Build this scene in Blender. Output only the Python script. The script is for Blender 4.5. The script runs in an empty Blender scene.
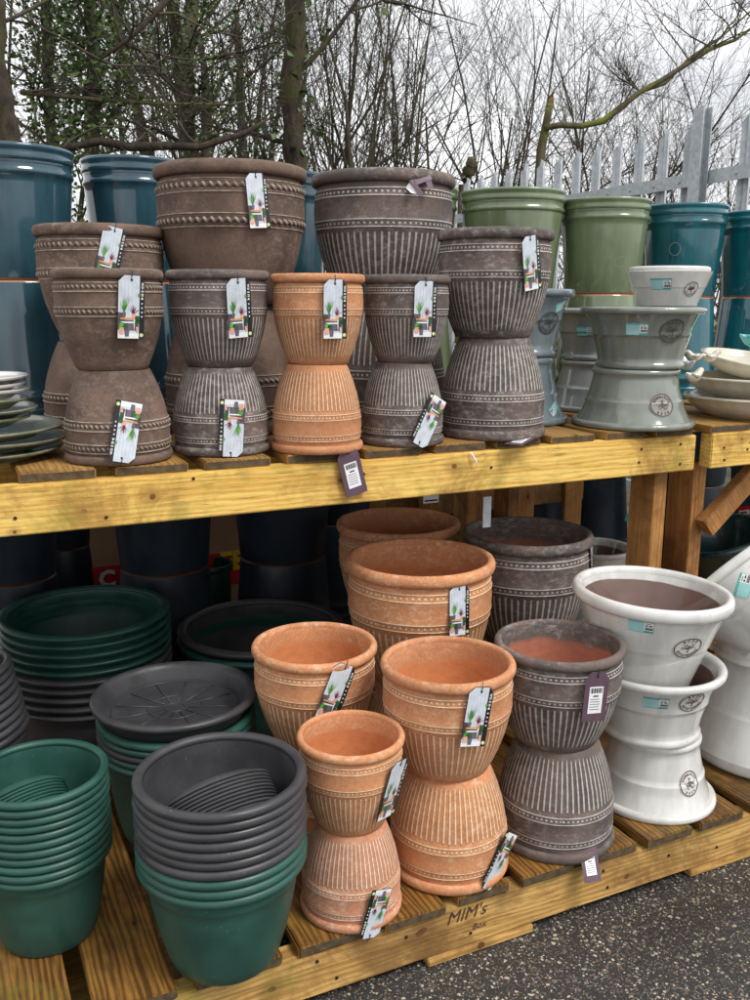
import bpy, bmesh, math, random
from mathutils import Vector, Matrix, Euler
import numpy as np
random.seed(7); rng=np.random.default_rng(7)
PI=math.pi; R_=math.radians
scene=bpy.context.scene
COL=scene.collection

# ---------------------------------------------------------------- camera
EYE=Vector((0,0,1.39)); FPX=917.6
M3=Matrix(((0.90180342,0.08718202,-0.42326101),(-0.43212336,0.19205483,-0.88112675),(0.00447091,0.97750409,0.21086909)))
cam=bpy.data.cameras.new('camera'); camo=bpy.data.objects.new('camera',cam); COL.objects.link(camo)
camo.matrix_world=Matrix.Translation(EYE)@M3.to_4x4()
cam.sensor_fit='VERTICAL'; cam.sensor_height=36; cam.lens=FPX/1000*36; cam.clip_start=.05; cam.clip_end=400
scene.camera=camo
# ---------------------------------------------------------------- sky and sun
SUN_EL,SUN_AZ=R_(52),R_(150)      # azimuth: direction towards the sun, clockwise from +Y
w=bpy.data.worlds.new('World'); scene.world=w; w.use_nodes=True
nt=w.node_tree; nt.nodes.clear()
out=nt.nodes.new('ShaderNodeOutputWorld'); bg=nt.nodes.new('ShaderNodeBackground'); bg.inputs[1].default_value=.12
sky=nt.nodes.new('ShaderNodeTexSky'); sky.sky_type='NISHITA'; sky.sun_disc=False; sky.sun_elevation=SUN_EL; sky.sun_rotation=SUN_AZ; sky.air_density=1.0; sky.dust_density=3.0
hs=nt.nodes.new('ShaderNodeHueSaturation'); hs.inputs['Saturation'].default_value=.12; hs.inputs['Value'].default_value=1.0
tc=nt.nodes.new('ShaderNodeTexCoord'); mp=nt.nodes.new('ShaderNodeMapping'); mp.inputs['Scale'].default_value=(1.2,1.2,3.5)
nz=nt.nodes.new('ShaderNodeTexNoise'); nz.inputs['Scale'].default_value=1.6; nz.inputs['Detail'].default_value=7; nz.inputs['Roughness'].default_value=.55
rp=nt.nodes.new('ShaderNodeValToRGB'); rp.color_ramp.elements[0].position=.32; rp.color_ramp.elements[0].color=(5.4,5.55,5.9,1); rp.color_ramp.elements[1].position=.68; rp.color_ramp.elements[1].color=(9.8,9.85,10.0,1)
mx=nt.nodes.new('ShaderNodeMix'); mx.data_type='RGBA'; mx.inputs[0].default_value=.85
L=nt.links.new
L(sky.outputs[0],hs.inputs['Color']); L(tc.outputs['Generated'],mp.inputs[0]); L(mp.outputs[0],nz.inputs['Vector']); L(nz.outputs[0],rp.inputs[0])
L(hs.outputs[0],mx.inputs[6]); L(rp.outputs[0],mx.inputs[7]); L(mx.outputs[2],bg.inputs[0]); L(bg.outputs[0],out.inputs[0])
sd=bpy.data.lights.new('sun','SUN'); sd.energy=1.9; sd.angle=R_(20); sd.color=(1,.975,.94)
so=bpy.data.objects.new('sun',sd); COL.objects.link(so)
sdir=Vector((math.sin(SUN_AZ)*math.cos(SUN_EL),math.cos(SUN_AZ)*math.cos(SUN_EL),math.sin(SUN_EL)))
so.rotation_euler=sdir.to_track_quat('Z','Y').to_euler(); so.location=(0,-3,6)
vs=scene.view_settings; vs.view_transform='Standard'; vs.look='None'; vs.gamma=1; vs.use_curve_mapping=False; vs.exposure=0.42
scene.render.engine='CYCLES'

# ---------------------------------------------------------------- material kit
class G:
    def __init__(s,name,rough=.6,metal=0.,spec=.5,coat=0.):
        s.m=bpy.data.materials.new(name); s.m.use_nodes=True; s.t=s.m.node_tree; s.b=s.t.nodes['Principled BSDF']
        s.b.inputs['Roughness'].default_value=rough; s.b.inputs['Metallic'].default_value=metal; s.b.inputs['Specular IOR Level'].default_value=spec
        s.b.inputs['Coat Weight'].default_value=coat; s.b.inputs['Coat Roughness'].default_value=.06
    def n(s,t): return s.t.nodes.new(t)
    def set(s,i,v):
        if hasattr(v,'is_linked') or isinstance(v,bpy.types.NodeSocket): s.t.links.new(v,i)
        elif isinstance(v,(tuple,list)) and len(v)==3 and i.type=='RGBA': i.default_value=(*v,1)
        else: i.default_value=v
    def math(s,op,a,b=0.,c=None,clamp=False):
        x=s.n('ShaderNodeMath'); x.operation=op; x.use_clamp=clamp; s.set(x.inputs[0],a); s.set(x.inputs[1],b)
        if c is not None: s.set(x.inputs[2],c)
        return x.outputs[0]
    def mix(s,f,a,b,mode='MIX'):
        x=s.n('ShaderNodeMix'); x.data_type='RGBA'; x.blend_type=mode; s.set(x.inputs[0],f); s.set(x.inputs[6],a); s.set(x.inputs[7],b); return x.outputs[2]
    def step(s,v,lo,hi,a=0.,b=1.):
        x=s.n('ShaderNodeMapRange'); x.interpolation_type='SMOOTHSTEP'; s.set(x.inputs[0],v); s.set(x.inputs[1],lo); s.set(x.inputs[2],hi); s.set(x.inputs[3],a); s.set(x.inputs[4],b); return x.outputs[0]
    def coord(s,kind='Object',scale=(1,1,1),rand=True):
        tc=s.n('ShaderNodeTexCoord'); mp=s.n('ShaderNodeMapping'); mp.inputs['Scale'].default_value=scale; s.t.links.new(tc.outputs[kind],mp.inputs[0])
        if rand:
            oi=s.n('ShaderNodeObjectInfo'); vm=s.n('ShaderNodeVectorMath'); vm.operation='SCALE'; cb=s.n('ShaderNodeCombineXYZ')
            for k in range(3): s.t.links.new(oi.outputs['Random'],cb.inputs[k])
            s.t.links.new(cb.outputs[0],vm.inputs[0]); vm.inputs['Scale'].default_value=37.3; s.t.links.new(vm.outputs[0],mp.inputs['Location'])
        return mp.outputs[0]
    def rnd(s): return s.n('ShaderNodeObjectInfo').outputs['Random']
    def noise(s,v,scale,detail=5,rough=.55,dist=0):
        x=s.n('ShaderNodeTexNoise'); s.t.links.new(v,x.inputs['Vector']); x.inputs['Scale'].default_value=scale; x.inputs['Detail'].default_value=detail; x.inputs['Roughness'].default_value=rough; x.inputs['Distortion'].default_value=dist; return x.outputs[0]
    def vor(s,v,scale,feat='F1',out='Distance',rand=1):
        x=s.n('ShaderNodeTexVoronoi'); x.feature=feat; s.t.links.new(v,x.inputs['Vector']); x.inputs['Scale'].default_value=scale; x.inputs['Randomness'].default_value=rand; return x.outputs[out]
    def uv(s):
        x=s.n('ShaderNodeUVMap'); x.uv_map='UVMap'; sp=s.n('ShaderNodeSeparateXYZ'); s.t.links.new(x.outputs[0],sp.inputs[0]); return sp.outputs[0],sp.outputs[1]
    def sep(s,v):
        sp=s.n('ShaderNodeSeparateXYZ'); s.t.links.new(v,sp.inputs[0]); return sp.outputs
    def col(s,c): s.set(s.b.inputs['Base Color'],c); return s
    def rough(s,c): s.set(s.b.inputs['Roughness'],c); return s
    def bump(s,h,strength=.5,dist=.003):
        x=s.n('ShaderNodeBump'); x.inputs['Strength'].default_value=strength; x.inputs['Distance'].default_value=dist; s.set(x.inputs['Height'],h); s.t.links.new(x.outputs[0],s.b.inputs['Normal']); return s
def flat(name,c,rough=.5,metal=0,spec=.5,var=.12):
    g=G(name,rough,metal,spec); n=g.noise(g.coord(),60,3); g.col(g.mix(g.step(n,.3,.7),tuple(x*(1-var) for x in c),tuple(min(1,x*(1+var)) for x in c))); return g.m

def clay(name,base,base2,dust,accent,inner,ribs=True,dustamt=.5,N=62):
    g=G(name,.82,spec=.25); c=g.coord(); u,v=g.uv()
    n1=g.noise(c,9,6,.6); n2=g.noise(g.coord(scale=(1,1,1.7)),42,8,.78); n3=g.noise(c,160,3,.7); n4=g.noise(c,4,3,.5)
    col=g.mix(g.step(n1,.35,.65),base,base2)
    dm=g.math('MULTIPLY',g.step(n2,.47,.66),g.step(n4,.3,.62)); dm=g.math('MULTIPLY',dm,dustamt)
    col=g.mix(dm,col,dust)
    def band(vc,hw,so=.002):
        d=g.math('ABSOLUTE',g.math('SUBTRACT',v,vc)); return g.step(d,hw-so,hw+so,1,0)
    lines=None
    for vc in ((.553,.612,.792,.850) if ribs else ()):
        b=band(vc,.0052); lines=b if lines is None else g.math('MAXIMUM',lines,b)
    h=g.math('MULTIPLY',n3,.12)
    if ribs:
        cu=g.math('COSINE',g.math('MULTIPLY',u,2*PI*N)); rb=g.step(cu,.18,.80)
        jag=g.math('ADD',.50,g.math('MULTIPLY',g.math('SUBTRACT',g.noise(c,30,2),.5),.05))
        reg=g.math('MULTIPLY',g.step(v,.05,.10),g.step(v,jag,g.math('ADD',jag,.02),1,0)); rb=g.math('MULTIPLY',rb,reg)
        cd=g.step(g.math('COSINE',g.math('MULTIPLY',u,2*PI*N*1.25)),.0,.5)
        dots=g.math('MULTIPLY',cd,g.math('MAXIMUM',band(.582,.0085),band(.821,.0085)))
        acc=g.math('MAXIMUM',g.math('MAXIMUM',lines,dots),g.math('MULTIPLY',rb,.8))
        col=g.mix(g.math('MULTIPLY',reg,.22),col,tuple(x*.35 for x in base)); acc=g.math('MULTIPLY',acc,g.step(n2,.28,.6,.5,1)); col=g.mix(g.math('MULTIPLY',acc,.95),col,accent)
        # base colour darkened in the grooves between the combed ridges
        h=g.math('ADD',h,g.math('ADD',g.math('MULTIPLY',rb,.9),g.math('ADD',lines,dots)))
    fine=g.step(n3,.3,.7,.86,1.1); col=g.mix(1.0,col,fine,'MULTIPLY')
    edge=g.math('ADD',1.16,g.math('MULTIPLY',g.math('SUBTRACT',n1,.5),.35)); im=g.step(v,edge,g.math('ADD',edge,.09))
    innc=g.mix(g.step(n2,.4,.7),inner,tuple(x*.8 for x in inner)); col=g.mix(im,col,innc)
    g.col(col); g.rough(g.step(n1,.3,.7,.68,.9)); g.bump(h,.9,.0028); return g.m

def glaze(name,c1,c2,inner=None,foot=None,rough=.1,speck=.0,dull=0.):
    g=G(name,rough,spec=.5,coat=.6); c=g.coord(); u,v=g.uv()
    n1=g.noise(g.coord(scale=(1,1,.16)),22,5,.6); n2=g.noise(c,5,3)
    f=g.math('ADD',g.math('MULTIPLY',n1,.6),g.math('MULTIPLY',n2,.4)); col=g.mix(g.step(f,.38,.62),c1,c2)
    sp=g.vor(c,70); spm=g.math('MULTIPLY',g.step(sp,.05,.09,1,0),speck); spm=g.math('MULTIPLY',spm,g.step(g.noise(c,14,2),.5,.6)); col=g.mix(spm,col,(.06,.045,.035))
    
    if foot: col=g.mix(g.step(v,.010,.016,1,0),col,foot)
    r=g.step(n2,.35,.7,rough*.8,rough*1.8)
    if inner:
        e=g.math('ADD',1.085,g.math('MULTIPLY',g.math('SUBTRACT',n2,.5),.05)); im=g.step(v,e,g.math('ADD',e,.012))
        ic=g.mix(g.step(g.noise(c,7,5,.6,1.5),.35,.7),inner,tuple(x*.72 for x in inner)); col=g.mix(im,col,ic); r=g.math('MAXIMUM',r,g.math('MULTIPLY',im,.6))
    g.col(col); g.rough(r); g.bump(g.math('ADD',g.math('MULTIPLY',n2,1.2),g.math('MULTIPLY',g.noise(c,45,2),.12)),.25,.003); return g.m

def plastic(name,c):
    g=G(name,.42,spec=.42); c0=g.coord(); n=g.noise(c0,12,5,.6); n2=g.noise(c0,220,2); d=g.vor(c0,90)
    col=g.mix(g.step(n,.3,.72),tuple(x*.8 for x in c),tuple(x*1.15 for x in c))
    sp=g.math('MULTIPLY',g.step(d,.06,.11,1,0),g.step(g.noise(c0,9,2),.50,.6)); col=g.mix(g.math('MULTIPLY',sp,.5),col,(.35,.36,.34))
    g.col(col); g.rough(g.step(n,.3,.7,.3,.55)); g.bump(n2,.12,.001); return g.m

def wood(name,c1,c2,dark,axis,wet=.0,knots=1.,green=.3):
    sc=[14,14,14]; sc[axis]=.9
    g=G(name,.55,spec=.35); c=g.coord(scale=tuple(sc)); co=g.coord()
    n=g.noise(c,2.2,6,.62,.8); n2=g.noise(co,5,4,.6); 
    wv=g.n('ShaderNodeTexWave'); wv.wave_type='BANDS'; wv.bands_direction='Z' if axis!=2 else 'X'; ks=[1,1,1]; ks[axis]=.12
    g.t.links.new(g.coord(scale=tuple(ks)),wv.inputs['Vector']); wv.inputs['Scale'].default_value=26; wv.inputs['Distortion'].default_value=9; wv.inputs['Detail'].default_value=3; wv.inputs['Detail Scale'].default_value=1.1
    if axis==1: wv.bands_direction='X'
    gr=g.math('ADD',g.math('MULTIPLY',n,.80),g.math('MULTIPLY',wv.outputs[1],.20))
    col=g.mix(g.step(gr,.32,.68),c2,c1)
    fine=g.noise(g.coord(scale=tuple(5*x for x in sc)),3,4,.7); col=g.mix(g.step(fine,.53,.72,0,.7),col,dark)
    sx=g.sep(g.coord()); cb=g.n('ShaderNodeCombineXYZ'); oth={0:2,1:0,2:0}[axis]
    wob=g.math('MULTIPLY',g.noise(co,11,2),.03)
    g.set(cb.inputs[0],g.math('ADD',g.math('MULTIPLY',sx[axis],.72),wob)); g.set(cb.inputs[1],g.math('ADD',sx[oth],wob))
    vv=g.n('ShaderNodeTexVoronoi'); vv.voronoi_dimensions='2D'; vv.inputs['Scale'].default_value=10; g.t.links.new(cb.outputs[0],vv.inputs['Vector']); kd=vv.outputs['Distance']; kc=g.sep(vv.outputs['Color'])
    rad=g.math('ADD',.03,g.math('MULTIPLY',kc[1],.075)); sel=g.step(kc[0],.66,.68)
    km=g.step(kd,g.math('MULTIPLY',rad,.6),rad,1,0); kr=g.step(g.math('ABSOLUTE',g.math('SUBTRACT',kd,g.math('MULTIPLY',rad,1.9))),.0,.06,.18,0); kh=g.step(kd,rad,g.math('MULTIPLY',rad,4.),.45,0)
    kmask=g.math('MULTIPLY',g.math('MULTIPLY',g.math('MAXIMUM',g.math('MAXIMUM',km,kr),kh),sel),knots); col=g.mix(kmask,col,dark)
    dirt=g.math('MULTIPLY',g.step(g.noise(g.coord(),2.6,7,.78,.6),.47,.62),.72); col=g.mix(dirt,col,tuple(.6*x+.4*y for x,y in zip(dark,c2)))
    st=g.step(n2,.5,.72); col=g.mix(g.math('MULTIPLY',st,.55),col,dark); 
    gm=g.math('MULTIPLY',g.step(g.noise(co,7,4,.7),.52,.7),green); col=g.mix(gm,col,(.20,.20,.03))
    g.col(col); g.rough(g.step(n2,.35,.65,.62-wet*.3,.75-wet*.45)); g.bump(g.math('ADD',g.math('MULTIPLY',gr,.7),g.math('MULTIPLY',fine,.5)),.55,.003); return g.m

MT={}
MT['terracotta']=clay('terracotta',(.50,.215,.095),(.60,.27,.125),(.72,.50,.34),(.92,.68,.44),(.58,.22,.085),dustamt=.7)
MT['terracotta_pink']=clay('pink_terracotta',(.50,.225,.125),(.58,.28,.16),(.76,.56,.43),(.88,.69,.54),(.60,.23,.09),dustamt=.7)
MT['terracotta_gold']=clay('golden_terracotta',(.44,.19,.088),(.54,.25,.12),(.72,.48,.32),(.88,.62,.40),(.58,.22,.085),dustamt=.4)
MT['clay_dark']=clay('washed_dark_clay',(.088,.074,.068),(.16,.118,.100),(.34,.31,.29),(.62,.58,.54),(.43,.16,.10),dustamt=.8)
MT['clay_brown']=clay('washed_brown_clay',(.100,.066,.050),(.172,.112,.084),(.35,.29,.25),(.4,.34,.29),(.36,.15,.1),ribs=False,dustamt=.5)
MT['glaze_white']=glaze('white_glaze',(.54,.535,.50),(.67,.665,.635),inner=(.17,.095,.075),speck=.9)
MT['glaze_grey']=glaze('grey_green_glaze',(.165,.185,.155),(.23,.25,.215),inner=(.15,.1,.08),speck=.3)
MT['glaze_bluegrey']=glaze('blue_grey_glaze',(.12,.16,.18),(.18,.22,.24),inner=(.15,.1,.08),speck=.3)
MT['glaze_stone']=glaze('stone_grey_glaze',(.22,.23,.225),(.29,.30,.29),inner=(.15,.1,.08),speck=.3)
MT['glaze_green']=glaze('sage_green_glaze',(.125,.165,.085),(.17,.215,.12),foot=(.42,.17,.09),rough=.16)
MT['glaze_teal']=glaze('teal_glaze',(.004,.075,.10),(.008,.12,.15),foot=(.42,.17,.09),rough=.08)
MT['glaze_navy']=glaze('petrol_blue_glaze',(.016,.052,.075),(.028,.08,.105),foot=(.42,.17,.09),rough=.1)
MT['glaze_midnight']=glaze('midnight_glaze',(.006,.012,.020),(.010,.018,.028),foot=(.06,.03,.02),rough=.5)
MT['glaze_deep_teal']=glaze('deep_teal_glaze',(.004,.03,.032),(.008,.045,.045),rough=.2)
MT['emblem_plate_white']=flat('emblem_plate_ivory',(.62,.60,.56),.15,var=.05)
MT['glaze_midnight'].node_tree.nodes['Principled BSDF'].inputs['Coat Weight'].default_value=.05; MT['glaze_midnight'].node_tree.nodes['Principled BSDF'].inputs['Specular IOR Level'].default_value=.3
MT['glaze_cream']=glaze('cream_glaze',(.50,.46,.36),(.62,.57,.46),rough=.15,speck=.3)
MT['glaze_plate_white']=glaze('white_plate_glaze',(.62,.60,.57),(.7,.68,.65),rough=.2)
MT['glaze_plate_green']=glaze('green_plate_glaze',(.12,.14,.10),(.30,.30,.19),rough=.25,speck=.5)
MT['glaze_turquoise']=glaze('turquoise_glaze',(.06,.36,.36),(.12,.48,.46),rough=.15)
MT['plastic_green']=plastic('green_plastic',(.022,.080,.062))
MT['plastic_dark_green']=plastic('dark_green_plastic',(.010,.050,.039))
MT['plastic_grey']=plastic('charcoal_plastic',(.046,.046,.050))
MT['wood_beam']=wood('yellow_pine',(.84,.58,.16),(.64,.37,.075),(.15,.06,.016),0,green=.45)
MT['wood_board']=wood('weathered_pine_board',(.62,.39,.13),(.38,.20,.055),(.10,.045,.015),0,green=.5,wet=.3)
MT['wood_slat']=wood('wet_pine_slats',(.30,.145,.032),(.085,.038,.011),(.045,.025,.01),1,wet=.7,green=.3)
MT['wood_slat_up']=wood('worn_pine_slats',(.42,.24,.07),(.25,.12,.03),(.05,.03,.013),1,wet=.3,green=.2)
MT['wood_post']=wood('orange_pine_post',(.50,.25,.075),(.34,.145,.04),(.09,.035,.012),2,green=.0)
MT['end_grain']=flat('slat_end_grain',(.075,.05,.022),.8,var=.4)
MT['ink']=flat('brown_stencil_ink',(.055,.025,.012),.8)
MT['nail']=flat('dark_nail',(.03,.022,.02),.5,metal=.4)
MT['galv']=None
g=G('galvanised_steel',.45,metal=.55); c=g.coord(); sp=g.vor(c,55,out='Color'); s0=g.sep(sp)[0]
g.col(g.mix(g.math('ADD',g.math('MULTIPLY',s0,.5),g.math('MULTIPLY',g.noise(c,12,4),.5)),(.33,.36,.38),(.58,.61,.63))); MT['galv']=g.m
MT['emblem_ink']=flat('brown_emblem_relief',(.05,.028,.022),.5)
MT['emblem_dark']=flat('dark_glaze_relief',(.07,.065,.055),.3)
MT['emblem_plate_light']=flat('emblem_plate_white',(.56,.54,.50),.25)
MT['emblem_plate_grey']=flat('emblem_plate_grey',(.26,.25,.22),.3)
MT['emblem_plate_olive']=flat('emblem_plate_olive',(.13,.14,.115),.3)
MT['emblem_plate_blue']=flat('emblem_plate_blue',(.12,.15,.165),.3)
MT['sticker_teal']=flat('sticker_teal',(.06,.36,.32),.4,var=.05)
MT['sticker_pale']=flat('sticker_pale_blue',(.34,.62,.62),.4,var=.05)
MT['paper']=flat('white_paper',(.78,.78,.78),.5,var=.04)
MT['print_black']=flat('black_print',(.012,.011,.012),.35)
MT['purple_card']=flat('plum_card',(.105,.06,.085),.4,var=.1)
MT['card_sky']=flat('card_pale_boards',(.58,.62,.68),.3,var=.08)
MT['card_green']=flat('card_green',(.10,.28,.05),.35,var=.4)
MT['card_darkgreen']=flat('card_dark_green',(.03,.09,.03),.35,var=.4)
MT['card_maroon']=flat('card_maroon',(.14,.015,.035),.35)
MT['card_orange']=flat('card_orange',(.72,.27,.07),.35)
MT['card_pink']=flat('card_pink',(.70,.36,.26),.35)
MT['card_grey']=flat('card_grey',(.13,.11,.14),.35)
MT['card_shade']=flat('card_board_gaps',(.36,.39,.44),.35)
MT['card_dusk']=flat('card_dark_ground',(.07,.065,.07),.35,var=.5)
MT['card_lime']=flat('card_lime',(.62,.74,.35),.35)
MT['rope_edge']=flat('pale_clay_edge',(.30,.245,.20),.85,var=.35)
MT['string']=flat('black_cord',(.01,.01,.01),.7)
MT['chalk']=flat('dried_water_mark',(.25,.30,.24),.5)
MT['red_print']=flat('red_print',(.62,.012,.02),.4)
MT['yellow_print']=flat('yellow_print',(.85,.62,.03),.4)
g=G('brown_cardboard',.85); c=g.coord(); g.col(g.mix(g.noise(c,14,5),(.36,.20,.115),(.46,.28,.17))); MT['cardboard']=g.m

# asphalt: dark binder with pale and tan aggregate
g=G('asphalt',.55,spec=.35); c=g.coord(rand=False); 
wv_=g.n('ShaderNodeVectorMath'); wv_.operation='ADD'; nn=g.n('ShaderNodeTexNoise'); nn.inputs['Scale'].default_value=70; nn.inputs['Detail'].default_value=3; g.t.links.new(c,nn.inputs['Vector'])
sc_=g.n('ShaderNodeVectorMath'); sc_.operation='SCALE'; g.t.links.new(nn.outputs['Color'],sc_.inputs[0]); sc_.inputs['Scale'].default_value=.012; g.t.links.new(c,wv_.inputs[0]); g.t.links.new(sc_.outputs[0],wv_.inputs[1]); cw=wv_.outputs[0]
big=g.noise(c,2.2,5); col=g.mix(big,(.020,.019,.019),(.040,.038,.037))
hh=g.math('MULTIPLY',g.noise(c,260,3),.4)
for sc2,cut in ((240,.08),(140,.12),(98,.45)):
    d=g.vor(cw,sc2); cs=g.sep(g.vor(cw,sc2,out='Color'))
    st=g.mix(cs[1],(.034,.031,.029),(.145,.125,.10)); st=g.mix(g.step(cs[2],.80,.90),st,(.46,.40,.31)); st=g.mix(g.step(cs[2],.05,.0),st,(.30,.15,.07))
    rad=g.math('ADD',.26,g.math('MULTIPLY',cs[1],.26)); m=g.math('MULTIPLY',g.step(d,g.math('MULTIPLY',rad,.75),rad,1,0),g.step(cs[0],cut,cut+.03)); col=g.mix(m,col,st); hh=g.math('MAXIMUM',hh,m)
wet=g.step(g.noise(c,1.3,4),.42,.6)
g.col(g.mix(g.math('MULTIPLY',wet,.35),col,(.012,.012,.013))); g.rough(g.step(wet,0,1,.62,.30)); g.bump(hh,.8,.004); MT['asphalt']=g.m
g=G('leaf_litter_soil',.9); c=g.coord(rand=False); g.col(g.mix(g.step(g.noise(c,3,8,.7),.35,.65),(.03,.028,.015),(.10,.085,.045))); g.bump(g.noise(c,20,6),.8,.03); MT['soil']=g.m
def bark(name,a,b,moss):
    g=G(name,.9,spec=.15); c=g.coord(scale=(1,1,.3),rand=True); n=g.noise(c,16,6,.7); m=g.noise(g.coord(),2.5,5,.65)
    col=g.mix(g.step(n,.3,.7),a,b); col=g.mix(g.math('MULTIPLY',g.step(m,.45,.65),moss),col,(.13,.15,.03)); g.col(col); g.bump(n,.8,.02); return g.m
MT['bark']=bark('grey_brown_bark',(.035,.028,.023),(.10,.082,.068),.35)
MT['bark_dark']=bark('dark_bark',(.022,.016,.013),(.07,.052,.042),.2)
MT['bark_moss']=bark('mossy_bark',(.05,.04,.025),(.12,.10,.06),1.)
MT['twig']=bark('twig_bark',(.042,.034,.028),(.10,.082,.068),.3)
MT['snag']=bark('broken_wood',(.10,.05,.03),(.25,.13,.08),.2)
g=G('ivy_leaf',.5,spec=.4); oi=g.noise(g.coord(),6,3); g.col(g.mix(g.step(oi,.35,.65),(.022,.055,.012),(.11,.17,.04))); MT['ivy']=g.m
g=G('bramble_leaf',.6); g.col(g.mix(g.step(g.noise(g.coord(),5,4),.35,.65),(.03,.05,.016),(.13,.14,.06))); MT['bramble']=g.m

# ---------------------------------------------------------------- object kit
def tag(o,label=None,cat=None,group=None,kind=None):
    if label: o['label']=label
    if cat: o['category']=cat
    if group: o['group']=group
    if kind: o['kind']=kind
    return o
def thing(name,label,cat,loc=(0,0,0),rot=(0,0,0),group=None):
    o=bpy.data.objects.new(name,None); o.empty_display_size=.05; COL.objects.link(o); o.location=loc; o.rotation_euler=rot
    return tag(o,label,cat,group)
class MB:
    def __init__(s): s.v=[]; s.f=[]; s.mi=[]; s.uv=[]; s.hasuv=False
    def add(s,vs,fs,mi=0,uvs=None):
        b=len(s.v); s.v+= [tuple(p) for p in vs]
        for k,f in enumerate(fs):
            s.f.append([b+i for i in f]); s.mi.append(mi); s.uv.append(uvs[k] if uvs else None)
        if uvs: s.hasuv=True
    def box(s,x0,x1,y0,y1,z0,z1,mi=0,bev=0.,endmi=None):
        b=bev
        if b<=0:
            vs=[(x,y,z) for z in (z0,z1) for y in (y0,y1) for x in (x0,x1)]
            s.add(vs,[(0,2,3,1),(4,5,7,6),(0,1,5,4),(2,6,7,3),(0,4,6,2),(1,3,7,5)],mi); return
        bm=bmesh.new(); bmesh.ops.create_cube(bm,size=1)
        for v in bm.verts: v.co=Vector(((x0+x1)/2+v.co.x*(x1-x0),(y0+y1)/2+v.co.y*(y1-y0),(z0+z1)/2+v.co.z*(z1-z0)))
        bmesh.ops.bevel(bm,geom=bm.edges[:],offset=b,segments=2,affect='EDGES')
        s.bm(bm,mi)
        if endmi is not None:
            for k in range(len(s.f)-len(s._last),len(s.f)):
                P=[s.v[i] for i in s.f[k]]; 
                if max(p[1] for p in P)<=y0+1e-4: s.mi[k]=endmi
    def bm(s,bm,mi=0,mat=None):
        bm.verts.ensure_lookup_table(); 
        vs=[(mat@v.co if mat else v.co)[:] for v in bm.verts]; fs=[[v.index for v in f.verts] for f in bm.faces]; s._last=fs; s.add(vs,fs,mi); bm.free()
    def lathe(s,prof,seg=96,mi=0,closed=False,M=None):
        n=len(prof); vs=[]; 
        for r,z,*_ in prof:
            for k in range(seg): a=2*PI*k/seg; vs.append((r*math.cos(a),r*math.sin(a),z))
        if M is not None: vs=[(M@Vector(p))[:] for p in vs]
        fs=[];uvs=[]
        for i in range(n if closed else n-1):
            j=(i+1)%n
            vi=prof[i][2] if len(prof[i])>2 else 0; vj=prof[j][2] if len(prof[j])>2 else 0
            for k in range(seg):
                l=(k+1)%seg; fs.append((i*seg+k,i*seg+l,j*seg+l,j*seg+k)); uvs.append(((k/seg,vi),((k+1)/seg,vi),((k+1)/seg,vj),(k/seg,vj)))
        s.add(vs,fs,mi,uvs)
    def tube(s,pts,rad,seg=8,mi=0,cap=True):
        pts=[Vector(p) for p in pts]; n=len(pts); rad=rad if isinstance(rad,(list,tuple)) else [rad]*n; vs=[]
        up=Vector((0,0,1)); 
        for i,p in enumerate(pts):
            d=(pts[min(i+1,n-1)]-pts[max(i-1,0)]).normalized()
            a=d.cross(up if abs(d.z)<.95 else Vector((1,0,0))).normalized(); b=d.cross(a)
            for k in range(seg): t=2*PI*k/seg; vs.append((p+(a*math.cos(t)+b*math.sin(t))*rad[i])[:])
        fs=[(i*seg+k,(i+1)*seg+k,(i+1)*seg+(k+1)%seg,i*seg+(k+1)%seg) for i in range(n-1) for k in range(seg)]
        if cap: fs+=[tuple(range(seg)),tuple(range((n-1)*seg+seg-1,(n-1)*seg-1,-1))]
        s.add(vs,fs,mi)
    def mesh(s,name,mats,smooth=True,sharp=35):
        me=bpy.data.meshes.new(name); me.from_pydata(s.v,[],s.f)
        for m in (mats if isinstance(mats,(list,tuple)) else [mats]): me.materials.append(m)
        me.polygons.foreach_set('material_index',s.mi)
        if True:
            ul=me.uv_layers.new(name='UVMap'); flat_=[]
            for f,u in zip(s.f,s.uv):
                for k in range(len(f)): flat_+= list(u[k]) if u else [0,.7]
            ul.data.foreach_set('uv',flat_)
        me.update()
        if smooth: me.shade_smooth() if hasattr(me,'shade_smooth') else None
        if smooth and sharp: me.set_sharp_from_angle(angle=R_(sharp))
        return me
    def build(s,name,mats,parent=None,smooth=True,sharp=35,loc=None,rot=None):
        o=bpy.data.objects.new(name,s.mesh(name,mats,smooth,sharp)); COL.objects.link(o)
        if parent: o.parent=parent
        if loc: o.location=loc
        if rot: o.rotation_euler=rot
        return o
def text_mesh(txt,size,bold=0.0,shear=0.,extrude=0):
    c=bpy.data.curves.new('t','FONT'); c.body=txt; c.size=size; c.align_x='CENTER'; c.align_y='CENTER'; c.offset=bold; c.shear=shear; c.extrude=extrude; c.resolution_u=2
    o=bpy.data.objects.new('t',c); COL.objects.link(o); dg=bpy.context.evaluated_depsgraph_get(); dg.update()
    me=bpy.data.meshes.new_from_object(o.evaluated_get(dg)); vs=[v.co[:] for v in me.vertices]; fs=[list(p.vertices) for p in me.polygons]
    bpy.data.objects.remove(o); bpy.data.curves.remove(c); bpy.data.meshes.remove(me); return vs,fs
def ray(u,v):      # direction in the world of a point of the photograph (750 x 1000)
    return M3@Vector((u-375,500-v,-FPX))
def at(u,v,Y):
    r=ray(u,v); return EYE+r*(Y/r.y)

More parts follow.
